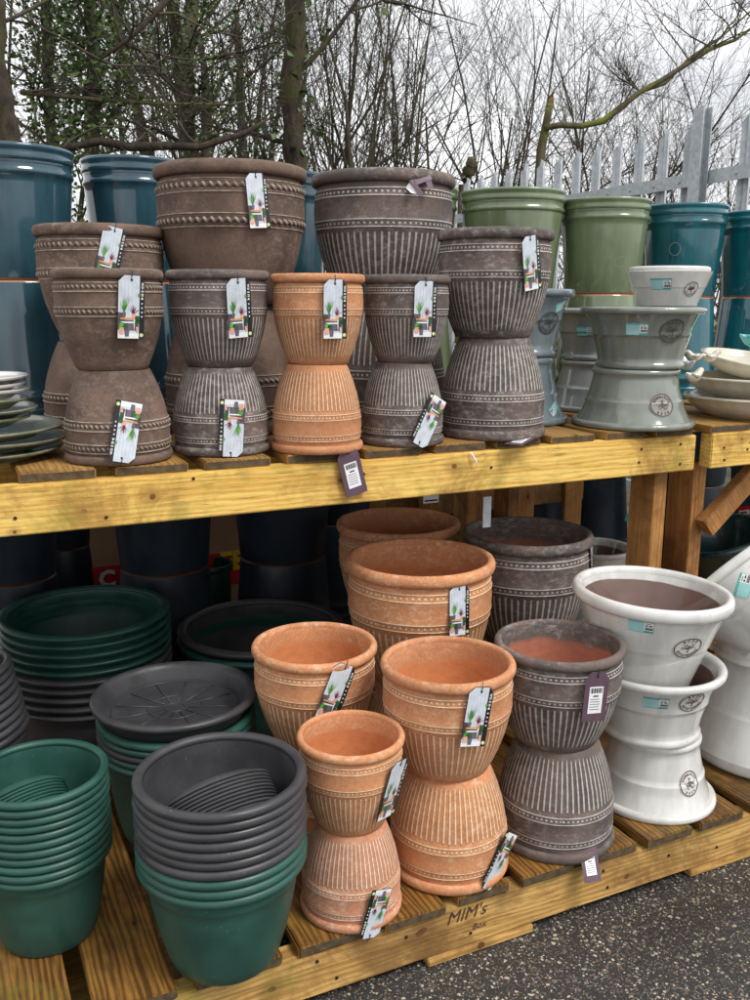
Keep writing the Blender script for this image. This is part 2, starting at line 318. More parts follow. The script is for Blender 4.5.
# ---------------------------------------------------------------- setting
GZ=.073
m=MB(); m.add([(-60,-12,GZ),(60,-12,GZ),(60,90,GZ),(-60,90,GZ)],[(0,1,2,3)]); tag(m.build('ground',MT['asphalt'],smooth=False),kind='structure')
m=MB(); vs=[];fs=[]; nx,ny=60,50
for j in range(ny+1):
    for i in range(nx+1):
        x=-40+80*i/nx; y=4.4+60*j/ny; vs.append((x,y,GZ+.004+.05*min(1,(y-4.4))*(1+math.sin(x*1.7+y)*math.cos(y*1.3))+(0.012*(y-4.4))))
for j in range(ny):
    for i in range(nx): a=j*(nx+1)+i; fs.append((a,a+1,a+nx+2,a+nx+1))
m.add(vs,fs); tag(m.build('woodland_floor',MT['soil'],sharp=0),kind='structure')

# ---------------------------------------------------------------- timber display stands
Ud=1.062; Ld=.213
def nails(mb,pts,y,mi): 
    for x,z in pts:
        bm=bmesh.new(); bmesh.ops.create_cone(bm,cap_ends=True,segments=8,radius1=.0035,radius2=.0035,depth=.003); mb.bm(bm,mi,Matrix.Translation((x,y,z))@Matrix.Rotation(PI/2,4,'X'))
def slats(par,x0,x1,y0,y1,ztop,edges,mat,th=.02,jit=.006):
    rr=random.Random(3)
    for a,b in edges:
        m=MB(); j=rr.uniform(-jit,jit); dz=rr.uniform(-.0015,.0015)
        m.box(a,b,y0+j,y1,ztop-th,ztop+dz,0,.0025,endmi=1); m.build('slat',[mat,MT['end_grain']],par)
def split_edges(x0,x1,w=.145,gap=.036,seed=1,fixed=()):
    rr=random.Random(seed); e=[]; x=x0
    while x<x1-.05:
        wd=w+rr.uniform(-.006,.006); e.append((x,min(x+wd,x1))); x+=wd+gap+rr.uniform(-.008,.008)
    return e
# lower platform
T=thing('pallet_platform','low wooden slatted platform carrying the lower rows of pots, stencilled on its front board','platform',(0,0,GZ))
def B(mb,name,mats,par,z0=GZ,**k):
    o=mb.build(name,mats,par,**k); o.location=(-par.location.x,-par.location.y,-par.location.z); return o
low=[(-1.47,-1.33),(-1.3,-1.16),(-1.12,-.98),(-.95,-.81),(-.78,-.64),(-.61,-.47),(-.43,-.29),(-.25,-.11),(-.075,.122),(.154,.294),(.328,.49),(.522,.665),(.70,.835),(.868,.99),(1.02,1.155),(1.187,1.328),(1.352,1.488),(1.515,1.65),(1.683,1.82),(1.852,1.99),(2.02,2.16),(2.19,2.33),(2.36,2.5),(2.53,2.67),(2.70,2.84),(2.87,3.01),(3.04,3.18),(3.21,3.35)]
T.location=(0,1.41,GZ)
rr=random.Random(3)
for a,b in low:
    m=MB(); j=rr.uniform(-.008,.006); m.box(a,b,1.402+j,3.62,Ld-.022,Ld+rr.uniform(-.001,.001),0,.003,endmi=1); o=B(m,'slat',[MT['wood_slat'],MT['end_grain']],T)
beamtop=.1905
for k,(y0,y1) in enumerate(((1.410,1.455),(2.2,2.245),(3.0,3.045))):
    m=MB(); m.box(-1.5,3.4,y0,y1,.0935,beamtop,0,.003)
    if k==0: nails(m,[(.56,.17),(.60,.12),(1.24,.165),(1.255,.12),(1.43,.15),(1.58,.13),(.9,.12),(.75,.16)],1.4095,1)
    o=B(m,'front_board' if k==0 else 'bearer',[MT['wood_board'],MT['nail']],T)
    if k==0: FB=o
for x0,x1 in ((-.6,-.35),(.1,.35),(.80,1.055),(1.50,1.735),(2.2,2.45)):
    m=MB(); m.box(x0,x1,1.405,3.0,GZ+.002,.0925,0,.002); B(m,'foot_board',[MT['wood_board']],T)
def stencil(txt,u0,v0,u1,v1,size,bold,shear):
    a=at(u0,v0,1.41); b=at(u1,v1,1.41); vs,fs=text_mesh(txt,size,bold,shear); w=max(v[0] for v in vs)-min(v[0] for v in vs); s=(b.x-a.x)/w
    mb=MB(); mb.add([((a.x+b.x)/2+v[0]*s,1.4088,(a.z+b.z)/2+v[1]*s) for v in vs],fs); o=mb.build('stencilled_lettering',MT['ink'],FB,smooth=False); return o
stencil("MIM's",446,922,486,906,.04,.0,.3)
stencil("Box",472,928,486,922,.02,.0,.2)
# upper table
T=thing('display_table','long wooden table with a knotty yellow front beam holding the upper row of pots','table',(0,1.85,GZ))
up=[(-.61,-.47),(-.43,-.285),(-.245,-.10),(-.06,.094),(.134,.279),(.318,.466),(.50,.645),(.683,.83),(.868,1.01),(1.05,1.19),(1.225,1.356),(1.39,1.526),(1.562,1.69),(1.72,1.85)]
rr=random.Random(5)
for a,b in up:
    m=MB(); m.box(a,b,1.862+rr.uniform(-.006,.01),3.02,Ud-.020,Ud+rr.uniform(-.001,.0005),0,.0025,endmi=1); B(m,'slat',[MT['wood_slat_up'],MT['end_grain']],T)
for k,(y0,y1) in enumerate(((1.85,1.895),(2.42,2.465),(2.98,3.025))):
    m=MB(); m.box(-.62,1.857,y0,y1,.9445,1.0415,0,.003)
    if k==0: nails(m,[(-.25+.17,1.0),(1.80,1.02),(1.803,.965),(1.66,.98),(1.665,1.015),(.12,.98),(.29,.965),(.02,.99),(1.2,1.0),(.85,.97),(.86,1.01),(.47,1.03)],1.8495,1)
    B(m,'front_beam' if k==0 else 'bearer',[MT['wood_beam'],MT['nail']],T)
for x0,y0 in ((1.765,1.90),(1.765,2.88),(-.55,1.90),(-.55,2.88)):
    m=MB(); m.box(x0,x0+.047,y0,y0+.097,Ld+.001,.943 if y0<2 else .943,0,.002); B(m,'post',MT['wood_post'],T)
# right-hand table
T=thing('display_table','second wooden table at the right edge with a diagonal brace under its beam','table',(1.9,1.85,GZ))
for a,b in [(1.912,2.06),(2.10,2.24),(2.28,2.42),(2.46,2.60),(2.64,2.78),(2.82,2.96)]:
    m=MB(); m.box(a,b,1.858+rr.uniform(-.006,.008),3.02,Ud-.020,Ud,0,.0025,endmi=1); B(m,'slat',[MT['wood_slat_up'],MT['end_grain']],T)
for k,(y0,y1) in enumerate(((1.85,1.895),(2.42,2.465),(2.98,3.025))):
    m=MB(); m.box(1.915,3.0,y0,y1,.9445,1.0415,0,.003)
    if k==0: nails(m,[(1.96,1.0),(1.965,.965),(2.05,.99),(2.06,1.01)],1.8495,1)
    B(m,'front_beam' if k==0 else 'bearer',[MT['wood_beam'],MT['nail']],T)
for x0,y0 in ((1.95,1.943),(1.95,2.88),(2.9,1.943)):
    m=MB(); m.box(x0,x0+.05,y0,y0+.10,Ld+.001,.943,0,.002); B(m,'post',MT['wood_post'],T)
m=MB(); m.box(-.20,.20,-.018,.018,-.030,.030,0,.002); o=B(m,'brace',MT['wood_post'],T)
o.rotation_euler=(0,-R_(40),0); o.location=Vector((2.135,1.9185,.882))-T.location
# upright pallet behind the dark pots
T=thing('wooden_pallet','upright slatted pallet in the shade behind the dark pots under the table','pallet',(1.72,3.1,GZ))
for x in (1.98,2.2,2.45,1.74,1.5):
    m=MB(); m.box(x-.045,x+.045,3.12,3.14,Ld+.14,.93,0,.002); B(m,'slat',MT['wood_post'],T)
for z in (Ld+.05,.55,.85):
    m=MB(); m.box(1.42,2.52,3.143,3.21,z,z+.09,0,.002); B(m,'rail',MT['wood_slat_up'],T)
# carton with red print behind the navy pots
T=thing('cardboard_box','brown cardboard box with a red band and yellow letters behind the dark blue pots','box',(.72,3.1,Ld))
m=MB(); m.box(.40,1.05,3.06,3.42,Ld+.001,.74,0,.003); B(m,'carton',MT['cardboard'],T)
m=MB(); m.box(.405,1.045,3.0545,3.0585,.40,.52,0); pb=B(m,'printed_band',MT['red_print'],T,smooth=False)
def flattext(txt,cx,cz,y,width,mat,par,name,h=None):
    vs,fs=text_mesh(txt,.1,.004); w=max(v[0] for v in vs)-min(v[0] for v in vs); s=width/w
    mb=MB(); mb.add([(cx+v[0]*s,y,cz+v[1]*s) for v in vs],fs); o=mb.build(name,mat,par,smooth=False); return o
flattext("FE",.905,.485,3.053,.09,MT['yellow_print'],pb,'lettering'); flattext("C",.47,.475,3.053,.055,MT['paper'],pb,'lettering')

# ---------------------------------------------------------------- pots
# a profile gives (radius / rim radius, height / pot height, v); v 0..1 outside from the foot up, above 1 inside
def P_ribbed(base=.645):
    b=base
    o=[(0,.012,.0),(b-.05,.012,.0),(b-.02,0,.0),(b,.006,.01),(b+.045,.06),(b+.145,.2),(b+.228,.35),(.918,.47),(.938,.545),(.949,.553),(.945,.565),(.952,.582),(.955,.60),(.964,.612),(.958,.622),(.965,.70),(.957,.78),(.964,.792),(.956,.80),(.951,.821),(.946,.842),(.951,.85),(.94,.858),(.925,.885),(.912,.91),(.93,.94,.97)]
    o=[(r,z,*(v if v else (z,))) for r,z,*v in o]
    i=[(.885,.955,1.02),(.86,.90,1.08),(.865,.75,1.25),(.84,.6,1.4),(.72,.3,1.7),(b-.06,.06,1.95),(0,.05,2)]
    rim=[(.905,.910),(.950,.900),(.985,.912),(1.0,.937),(.998,.968),(.975,.993),(.94,1.0),(.905,.995),(.885,.975),(.88,.935)]
    return o+i,[(r,z,.95) for r,z in rim]
def P_flared(base=.68):
    b=base
    o=[(0,.015),(b-.06,.015),(b-.02,0),(b+.012,.008),(b+.03,.035),(b+.03,.075),(b+.008,.10),(b-.005,.12),(b+.01,.2),(b+.035,.33),(b+.075,.47),(b+.09,.53),(b+.107,.54),(b+.112,.555),(b+.115,.62),(b+.15,.72),(b+.195,.82),(b+.235,.89),(b+.25,.92)]
    o=[(r,z,z) for r,z in o]
    i=[(.86,.93,1.04),(.80,.8,1.12),(.72,.6,1.3),(b-.04,.3,1.6),(b-.08,.08,1.9),(0,.07,2)]
    rim=[(b+.235,.885),(.95,.885),(.985,.90),(1.,.925),(1.,.965),(.985,.99),(.955,1.),(.92,.995),(.89,.97),(.86,.93),(.86,.90)]
    return o+i,[(r,z,.95) for r,z in rim]
def P_straight(base=.60):
    b=base; o=[(0,.015),(b-.06,.015),(b-.02,0),(b+.01,.01),(b+.035,.08),(b+.10,.25),(b+.165,.42),(b+.182,.463),(b+.192,.474),(b+.196,.49),(b+.245,.62),(b+.31,.78),(b+.345,.87)]
    o=[(r,z,z) for r,z in o]; i=[(.885,.93,1.03),(.86,.86,1.09),(.79,.7,1.2),(.67,.4,1.5),(b-.05,.1,1.9),(0,.08,2)]
    rim=[(b+.33,.855),(.975,.86),(.998,.885),(1.005,.92),(1.,.96),(.98,.99),(.95,1.0),(.92,.995),(.895,.975),(.885,.93),(.885,.88)]
    return o+i,[(r,z,.95) for r,z in rim]
def P_tall(base=.80):
    b=base; o=[(0,.01),(b-.05,.01),(b-.02,0),(b,.004),(b+.012,.02),(b+.05,.25),(b+.095,.5),(b+.135,.72),(b+.14,.775),(b+.165,.785),(b+.175,.80),(b+.168,.818),(b+.150,.828),(b+.152,.86),(b+.165,.885)]
    o=[(r,z,z) for r,z in o]; i=[(.90,.95,1.03),(.88,.8,1.2),(.8,.4,1.6),(b-.07,.05,1.95),(0,.04,2)]
    rim=[(b+.15,.875),(b+.18,.885),(b+.188,.905),(b+.178,.925),(b+.170,.935),(b+.18,.955),(1.0,.97),(1.003,.985),(.985,.998),(.95,1.0),(.915,.99),(.90,.95),(.90,.90)]
    return o+i,[(r,z,.95) for r,z in rim]
def P_plastic(base=.585):
    b=base; o=[(0,.02),(b-.08,.02),(b-.05,.0),(b-.01,.004)]+[(b+(.915-b)*q,z) for q,z in ((.09,.03),(.30,.15),(.55,.35),(.74,.56),(.86,.72),(.91,.80),(.95,.81),(.96,.84),(1.0,.93))]
    o=[(r,z,z) for r,z in o]; i=[(.885,.95,1.03),(.865,.84,1.1),(b+(.915-b)*.80,.74,1.15),(b+(.915-b)*.6,.5,1.4),(b-.03,.06,1.95),(0,.05,2)]
    rim=[(.905,.935),(.965,.922),(.992,.932),(1.003,.953),(.998,.976),(.975,.995),(.94,1.0),(.905,.993),(.885,.975),(.88,.94)]
    return o+i,[(r,z,.95) for r,z in rim]
KIND={'ribbed':P_ribbed,'rope':P_ribbed,'flared':P_flared,'straight':P_straight,'tall':P_tall,'plastic':P_plastic}
SURF={}
def pot(kind,x,y,z,R,h,mat,label,cat='plant pot',group=None,inv=False,rotz=None,name=None,base=None,tilt=None,seg=144):
    prof,rim=(KIND[kind](base) if base else KIND[kind]())
    rz=random.uniform(0,6.28) if rotz is None else rotz
    nm=name or {'ribbed':'ribbed_pot','rope':'rope_band_pot','flared':'flared_pot','straight':'flared_pot','tall':'tall_planter','plastic':'plastic_pot'}[kind]
    t=thing(nm,label,cat,(x,y,z+(h if inv else 0)),(PI if inv else 0,0,rz),group)
    if tilt: t.rotation_euler=(Matrix.Rotation(tilt[1],4,Vector(tilt[0])).to_3x3()@Euler((PI if inv else 0,0,rz)).to_matrix()).to_euler()
    m=MB(); m.lathe([(a*R,b*h,c) for a,b,c in prof],seg); bo=m.build('body',MT[mat],t,sharp=50)
    m=MB(); m.lathe([(a*R,b*h,c) for a,b,c in rim],seg,closed=True); m.build('rim',MT[mat],t,sharp=0)
    if kind=='rope':
        for vc in (.582,.821):
            rr_=np.interp(vc,[p[1] for p in prof[:26]],[p[0] for p in prof[:26]])*R
            m=MB(); n=540; vs=[]; k=8; turns=62
            for i in range(n):
                a=2*PI*i/n
                for j in range(k):
                    b=2*PI*j/k; q=.0034*R/.11*(1+.32*math.cos(turns*a+ b)) ; vs.append(((rr_+q*.75*math.cos(b)+.0002)*math.cos(a),(rr_+q*.75*math.cos(b))*math.sin(a),vc*h+q*math.sin(b)))
            fs=[(i*k+j,((i+1)%n)*k+j,((i+1)%n)*k+(j+1)%k,i*k+(j+1)%k) for i in range(n) for j in range(k)]
            m.add(vs,fs,0,[tuple(((i_+di)/n,(j_+dj)/k) for di,dj in ((0,0),(1,0),(1,1),(0,1))) for i_ in range(n) for j_ in range(k)])
            for s_ in (-1,1):
                zz=vc*h+s_*.0086*R/.11; rz_=float(np.interp(zz/h,[p[1] for p in prof[:26]],[p[0] for p in prof[:26]]))*R; ring=[(rz_+.0022*math.cos(b)+.0003,zz+.0016*math.sin(b),.7) for b in [2*PI*j/6 for j in range(6)]]; m.lathe(ring,144,1,closed=True)
            m.build('rope_band',[MT['clay_brown_rope'],MT['rope_edge']],t,sharp=0)
    no=next(i for i,p in enumerate(prof) if p[2]>1); SURF[t]=([p[1]*h for p in prof[3:no]]+[h],[p[0]*R for p in prof[3:no]]+[R])
    return t
g=G('rope_moulding',.85,spec=.25); u_,v_=g.uv(); cs_=g.math('COSINE',g.math('MULTIPLY',g.math('ADD',g.math('MULTIPLY',u_,62),v_),2*PI))
g.col(g.mix(g.math('MULTIPLY',g.step(cs_,-.1,.9),g.step(g.noise(g.coord(),14,4),.3,.6,.45,1)),(.105,.07,.054),(.36,.30,.245))); MT['clay_brown_rope']=g.m

def dup(root,loc,rot=None,label=None,group=None,mats=None):
    r=root.copy(); COL.objects.link(r); r.location=loc
    if rot is not None: r.rotation_euler=rot
    if label: r['label']=label
    if group: r['group']=group
    for ch in list(root.children):
        c=ch.copy(); COL.objects.link(c); c.parent=r
        for g_ in list(ch.children):
            d=g_.copy(); COL.objects.link(d); d.parent=c
    if root in SURF: SURF[r]=SURF[root]
    return r
def hit(t,u,v):
    """where the line of sight of a photograph point meets the pot's outer wall, in the pot's own frame"""
    bpy.context.view_layer.update() if False else None
    Mw=Matrix.Translation(t.location)@t.rotation_euler.to_matrix().to_4x4(); Mi=Mw.inverted(); zs,rs=SURF[t]; d=ray(u,v).normalized(); 
    s=.3; prev=None
    while s<6:
        p=Mi@(EYE+d*s)
        if 0<=p.z<=zs[-1] and math.hypot(p.x,p.y)<=np.interp(p.z,zs,rs): break
        s+=.0015
    p=Mi@(EYE+d*s); az=math.atan2(p.y,p.x); e=.012
    z=p.z; rr_=float(np.interp(z,zs,rs)); sl=(float(np.interp(z+e,zs,rs))-float(np.interp(z-e,zs,rs)))/(2*e)
    return az,z,rr_,sl,Mw
# ---- surface patches: stickers and emblems laid on the curved wall
def patch(t,u,v,shapes,mats,name,rot=0.,off=.0006,sub=.008):
    az,z0,r0,sl,Mw=hit(t,u,v); zs,rs=SURF[t]; cs=1/math.sqrt(1+sl*sl)
    up=1 if Mw.to_3x3()@Vector((0,0,1))@Vector((0,0,1))>0 else -1 if False else 1
    mb=MB()
    cr,sr=math.cos(rot),math.sin(rot)
    for verts,faces,mi,dz in shapes:
        vs=[]
        for a,b in verts:
            a,b=a*cr-b*sr,a*sr+b*cr
            zz=z0+b*cs; r=float(np.interp(zz,zs,rs))+off+dz; r=r if abs(dz)<1 else r0
            # locally linear wall keeps the patch smooth over ridges
            r=max(r, r0+sl*(zz-z0)+off+dz); ph=az+a/r0; vs.append((r*math.cos(ph),r*math.sin(ph),zz))
        mb.add(vs,faces,mi)
    return mb.build(name,[MT[k] for k in mats],t,smooth=False)
def grid_rect(x0,x1,y0,y1,n=6):
    vs=[];fs=[]; ny=3
    for j in range(ny+1):
        for i in range(n+1): vs.append((x0+(x1-x0)*i/n,y0+(y1-y0)*j/ny))
    for j in range(ny):
        for i in range(n): a=j*(n+1)+i; fs.append((a,a+1,a+n+2,a+n+1))
    return vs,fs
def sticker(t,u,v,rot=0.,w=.058,h=.034,s=1.):
    w*=s;h*=s
    sh=[(*grid_rect(-w/2,w/2,-h/2,h/2),0,0.),(*grid_rect(-w/2,w*.12,-h/2+.001,h*.34),1,.0003),(*grid_rect(w*.12,w/2-.001,-h*.33,h*.36),2,.0003)]
    for k in range(11): x=w*(.16+.029*k); sh.append((*grid_rect(x,x+w*(.012+.008*(k*7%3)),-h*.27,-h*.06,1),3,.0006))
    for k,(x,ww) in enumerate(((.17,.1),(.31,.14))): sh.append((*grid_rect(w*x,w*(x+ww*.9),h*.03,h*.13,1),3,.0006))
    sh.append((*grid_rect(w*.17,w*.38,h*.22,h*.27,1),4,.0006))
    for k in range(7): sh.append((*grid_rect(w*(-.44+.11*k),w*(-.44+.11*k+.06),h*.39,h*.45,1),1,.0006))
    return patch(t,u,v,sh,['sticker_teal','sticker_pale','paper','print_black','card_grey'],'price_sticker',rot)
def ell(a,b,n=40,a2=0,b2=0):
    if a2: 
        vs=[(a*math.cos(2*PI*k/n),b*math.sin(2*PI*k/n)) for k in range(n)]+[(a2*math.cos(2*PI*k/n),b2*math.sin(2*PI*k/n)) for k in range(n)]
        return vs,[(k,(k+1)%n,n+(k+1)%n,n+k) for k in range(n)]
    vs=[(0,0)];fs=[]
    for q in (.33,.66,1): vs+=[(q*a*math.cos(2*PI*k/n),q*b*math.sin(2*PI*k/n)) for k in range(n)]
    fs=[(0,1+k,1+(k+1)%n) for k in range(n)]+[(1+q*n+k,1+(q+1)*n+k,1+(q+1)*n+(k+1)%n,1+q*n+(k+1)%n) for q in range(2) for k in range(n)]
    return vs,fs
LET={}
def letter(c):
    if c not in LET: LET[c]=text_mesh(c,1.0,.03)
    return LET[c]
def emblem(t,u,v,plate,ink,rot=0.,a=.037,b=.028,top='ACER',bot='ESTATEWARE'):
    sh=[(*ell(a*1.06,b*1.06),0,.0004),(*ell(a,b,40,a*.925,b*.915),1,.0012)]
    def arc(txt,up):
        n=len(txt); span=(.30 if up else .36)*n/ (4 if up else 10)*( .8 if up else 2.0)*PI/2*1.0
        span=2.35 if not up else 1.15
        for i,ch in enumerate(txt):
            q=(i/(n-1)-.5)*span if n>1 else 0
            th=(PI/2-q) if up else (-PI/2+q)
            cx,cy=a*.76*math.cos(th),b*.74*math.sin(th); ro=th-PI/2 if up else th+PI/2
            vs,fs=letter(ch); s_=.0098*a/.036; sh.append(([(cx+(p[0]*math.cos(ro)-p[1]*math.sin(ro))*s_,cy+(p[0]*math.sin(ro)+p[1]*math.cos(ro))*s_) for p in vs],fs,1,.0014))
    arc(top,True); arc(bot,False)
    rr_=random.Random(4)
    sh.append(([(-.0011,-b*.42),(.0011,-b*.42),(.0008,0),(-.0006,0)],[(0,1,2,3)],1,.0012)); sh.append(([(-.005,-b*.42),(.005,-b*.42),(.002,-b*.34),(-.002,-b*.34)],[(0,1,2,3)],1,.0012))
    for k in range(9):
        th=PI*(.08+.84*k/8); L_=b*.5*rr_.uniform(.7,1); x1,y1=L_*1.25*math.cos(th),L_*math.sin(th)-b*.08; sh.append(([(-.0005,-b*.15),(.0005,-b*.15),(x1+.0003,y1),(x1-.0003,y1)],[(0,1,2,3)],1,.0012))
    for k in range(60):
        th=rr_.uniform(-.1,PI+.1); q=rr_.uniform(.2,1); x=a*.52*q*math.cos(th); y=b*.56*q*math.sin(th)-b*.05; s_=rr_.uniform(.0008,.0016); sh.append(([(x-s_,y),(x,y-s_),(x+s_,y),(x,y+s_)],[(0,1,2,3)],1,.0013))
    return patch(t,u,v,sh,[plate,ink],'emblem',rot)
# ---- hanging tags
def text_strip(mb,x,y0,y1,mi):
    pass
def plant_card():
    m=MB(); W=.027; H=.062; d=0
    def poly(pts,mi,z): m.add([(x,-z,y) for x,y in pts],[tuple(range(len(pts)))],mi)
    out=[(-W,-H),(W,-H),(W,H-.014),(W-.010,H),(-W+.012,H),(-W,H-.012)]
    # card body with thickness
    vs=[(x,0,y) for x,y in out]+[(x,.0007,y) for x,y in out]; n=len(out)
    m.add(vs,[tuple(range(n)),tuple(range(2*n-1,n-1,-1))]+[(i,n+i,n+(i+1)%n,(i+1)%n) for i in range(n)],0)
    sx=W-.0105
    poly([(-W+.001,-H+.001),(sx,-H+.001),(sx,H-.001),(-W+.0125,H-.001),(-W+.001,H-.0125)],1,.0002)
    for k in range(5): x=-W+.006+.0075*k; poly([(x,-.02),(x+.0005,-.02),(x+.0005,H-.014),(x,H-.014)],9,.0003)
    poly([(-W+.001,-H+.001),(sx,-H+.001),(sx,-H+.012),(-W+.001,-H+.010)],2,.0003)
    rr_=random.Random(2)
    def grass(cx,cy,n,L_,sp,mi,wd=.0012):
        for k in range(n):
            a=rr_.uniform(-sp,sp); l=L_*rr_.uniform(.6,1); poly([(cx-wd,cy),(cx+wd,cy),(cx+l*math.sin(a),cy+l*math.cos(a))],mi,.0004+k*.00002)
    grass(-.014,-.010,16,.036,.45,3); grass(-.014,-.012,8,.022,.3,4)
    grass(.004,-.013,14,.020,1.1,5); grass(.015,.02,6,.012,.8,3)
    def box(x0,x1,y0,y1,mi,z=.0007): poly([(x0+.0012,y0),(x1-.0012,y0),(x1,y1),(x0,y1)],mi,z)
    box(-.018,-.010,-.019,-.010,8); box(.001,.009,-.021,-.013,7); box(-.022,.011,-.0235,-.0205,6,.0008)
    poly([(-.026,-.044),(sx-.001,-.046),(sx-.001,-.026),(-.026,-.024)],11,.00045); poly([(-.026,-.024),(-.012,-.024),(-.014,-.012),(-.026,-.010)],11,.00045); poly([(.004,-.025),(sx-.001,-.026),(sx-.001,-.017),(.010,-.016)],11,.00045)
    box(-.025,-.022,-.017,-.012,8); box(-.02,.010,-.031,-.028,2,.0006); box(.005,.008,-.046,-.023,2,.0009); box(-.006,.004,-.045,-.032,8,.0005)
    for cx,cy,r_,mi in ((-.018,-.035,.006,3),(-.012,-.037,.005,4),(.013,-.022,.0055,4),(.012,-.03,.005,4)):
        poly([(cx+r_*math.cos(2*PI*k/9)*rr_.uniform(.8,1.15),cy+r_*math.sin(2*PI*k/9)) for k in range(9)],mi,.0009)
    box(-.024,-.014,-.053,-.040,7,.001); box(-.013,-.003,-.057,-.044,8,.001); box(.010,.016,-.049,-.038,7,.001)
    poly([(sx,-H),(W,-H),(W,H-.014),(W-.010+.001,H-.001),(sx,H-.001)],0,.0003)
    # white lettering running down the dark strip, a triangle, small icons and the round badge
    x=(sx+W)/2; y=H-.017
    for ch in 'WDEM': 
        vs,fs=letter(ch); s_=.0066; m.add([(x+p[1]*s_,-.0006,y-p[0]*s_) for p in vs],fs,2); y-=.0068
    poly([(x-.003,y-.002),(x+.003,y-.002),(x+.0,y+.003)],2,.0006); y-=.009
    for k in range(4): box(x-.0018,x+.0018,y-.003,y,2,.0006); y-=.0085
    poly([(x+.0038*math.cos(k*.5236),-H+.008+.0038*math.sin(k*.5236)) for k in range(12)],10,.0007)
    return m
CARDM=['print_black','card_sky','paper','card_green','card_darkgreen','card_maroon','card_orange','card_pink','card_grey','card_shade','card_lime','card_dusk']
def price_card():
    m=MB(); W=.0265;H=.054
    out=[(-W,-H),(W,-H),(W,H-.016),(W-.012,H),(-W+.012,H),(-W,H-.016)]; n=len(out)
    vs=[(x,0,y) for x,y in out]+[(x,.0008,y) for x,y in out]; m.add(vs,[tuple(range(n)),tuple(range(2*n-1,n-1,-1))]+[(i,n+i,n+(i+1)%n,(i+1)%n) for i in range(n)],0)
    def box(x0,x1,y0,y1,mi,z): m.add([(x,-z,y) for x,y in ((x0,y0),(x1,y0),(x1,y1),(x0,y1))],[(0,1,2,3)],mi)
    box(-.0155,.0155,-.036,.022,1,.0003)
    for k in range(14): box(-.0130+.0019*k,-.0130+.0019*k+(.0007+.0005*(k*5%3)),.008,.019,2,.0005)
    box(-.006,.006,.000,.003,2,.0005)
    for k in range(5): box(-.012,.009+.001*(k%3),-.006-.0055*k,-.0045-.0055*k,3,.0005)
    return m
def make_tag(builder,mats,name,label,cat,group):
    t=thing(name,label,cat,(0,0,-50),group=group)
    builder().build('card',[MT[k] for k in mats],t,smooth=False)
    top=.0605 if name=='plant_tag' else .052
    m=MB(); m.tube([(-.002,-.0006,top-.008),(-.001,-.0022,top-.004),(.0,-.002,top+.002),(.001,.001,top+.008),(.0,.003,top+.010)],.0009,6)
    bm=bmesh.new(); bmesh.ops.create_cone(bm,cap_ends=True,segments=12,radius1=.0022,radius2=.0022,depth=.0004); m.bm(bm,0,Matrix.Translation((0,-.0012,top-.008))@Matrix.Rotation(PI/2,4,'X'))
    m.build('cord_loop',MT['string'],t); return t
TAG0=None; PT0=None
def hang(pot_,u,v,rot,label,kind='plant',scale=1.,off=.0052,group=None,lift=0.):
    global TAG0,PT0
    if kind=='plant':
        first=TAG0 is None
        if first: TAG0=make_tag(plant_card,CARDM,'plant_tag',label,'tag','plant picture tags hanging from the clay pots')
        src=TAG0
    else:
        first=PT0 is None
        if first: PT0=make_tag(price_card,['purple_card','paper','print_black','card_grey'],'price_tag',label,'tag','plum coloured price tags on the clay pots')
        src=PT0
    az,z,r,sl,Mw=hit(pot_,u,v)
    n=Vector((math.cos(az),math.sin(az),-sl)).normalized(); up=Vector((sl*math.cos(az),sl*math.sin(az),1)).normalized()
    p=Vector((r*math.cos(az),r*math.sin(az),z))+n*off
    nw=Mw.to_3x3()@n; uw=Mw.to_3x3()@up; pw=Mw@p
    if lift: uw=(Matrix.Rotation(lift,3,uw.cross(nw))@uw); nw=(Matrix.Rotation(lift,3,nw.cross(uw)*-1)@nw); 
    xw=uw.cross(nw).normalized(); nw=xw.cross(uw).normalized()
    Mr=Matrix((xw,-nw,uw)).transposed()      # card: x right, -y towards the viewer, z up
    Mr=Mr@Matrix.Rotation(random.uniform(-.10,.10),3,'Z')@Matrix.Rotation(random.uniform(-.04,.04),3,'X')@Matrix.Rotation(rot,3,'Y')
    t=src if first else dup(src,pw,None,label)
    t.location=pw; t.rotation_euler=Mr.to_euler(); t.scale=(scale,)*3; t['label']=label
    return t

# ---------------------------------------------------------------- pots on the upper tables
G_UP='upside down pots of the front row on the upper table'; 
def offs(x,y,o): return x+.9018*o,y-.4321*o
def pair(kind,x,y,z,R1,h1,R2,h2,mats,labels,off=0,base=None,groups=(None,None),kinds=None):
    k1,k2=kinds or (kind,kind)
    a=pot(k1,x,y,z+.0005,R1,h1-.001,mats[0],labels[0],inv=True,base=base,group=groups[0])
    x2,y2=offs(x,y,off); b=pot(k2,x2,y2,z+h1,R2,h2,mats[1],labels[1],base=base,group=groups[1]); return a,b
GC='clay pots on the upper table'; GL='clay pots on the lower platform'
U1a,U1=pair('rope',.345,1.979,Ud,.112,.190,.112,.200,('clay_brown','clay_brown'),("upside down brown rope banded pot at the left end of the upper front row","upright brown rope banded pot on the leftmost upside down pot, upper front row"),-.004,groups=(GC,GC))
U2a,U2=pair('ribbed',.576,1.999,Ud,.110,.189,.111,.204,('clay_dark','clay_dark'),("upside down grey combed pot between the brown rope pot and the orange pot","upright grey brown combed pot left of the orange terracotta pot on the upper table"),.002,groups=(GC,GC))
U3a,U3=pair('ribbed',.779,1.929,Ud,.105,.194,.104,.193,('terracotta_gold','terracotta_gold'),("upside down orange terracotta pot standing on the upper table","upright orange terracotta pot on the upper table between two grey ones"),.005,groups=(GC,GC))
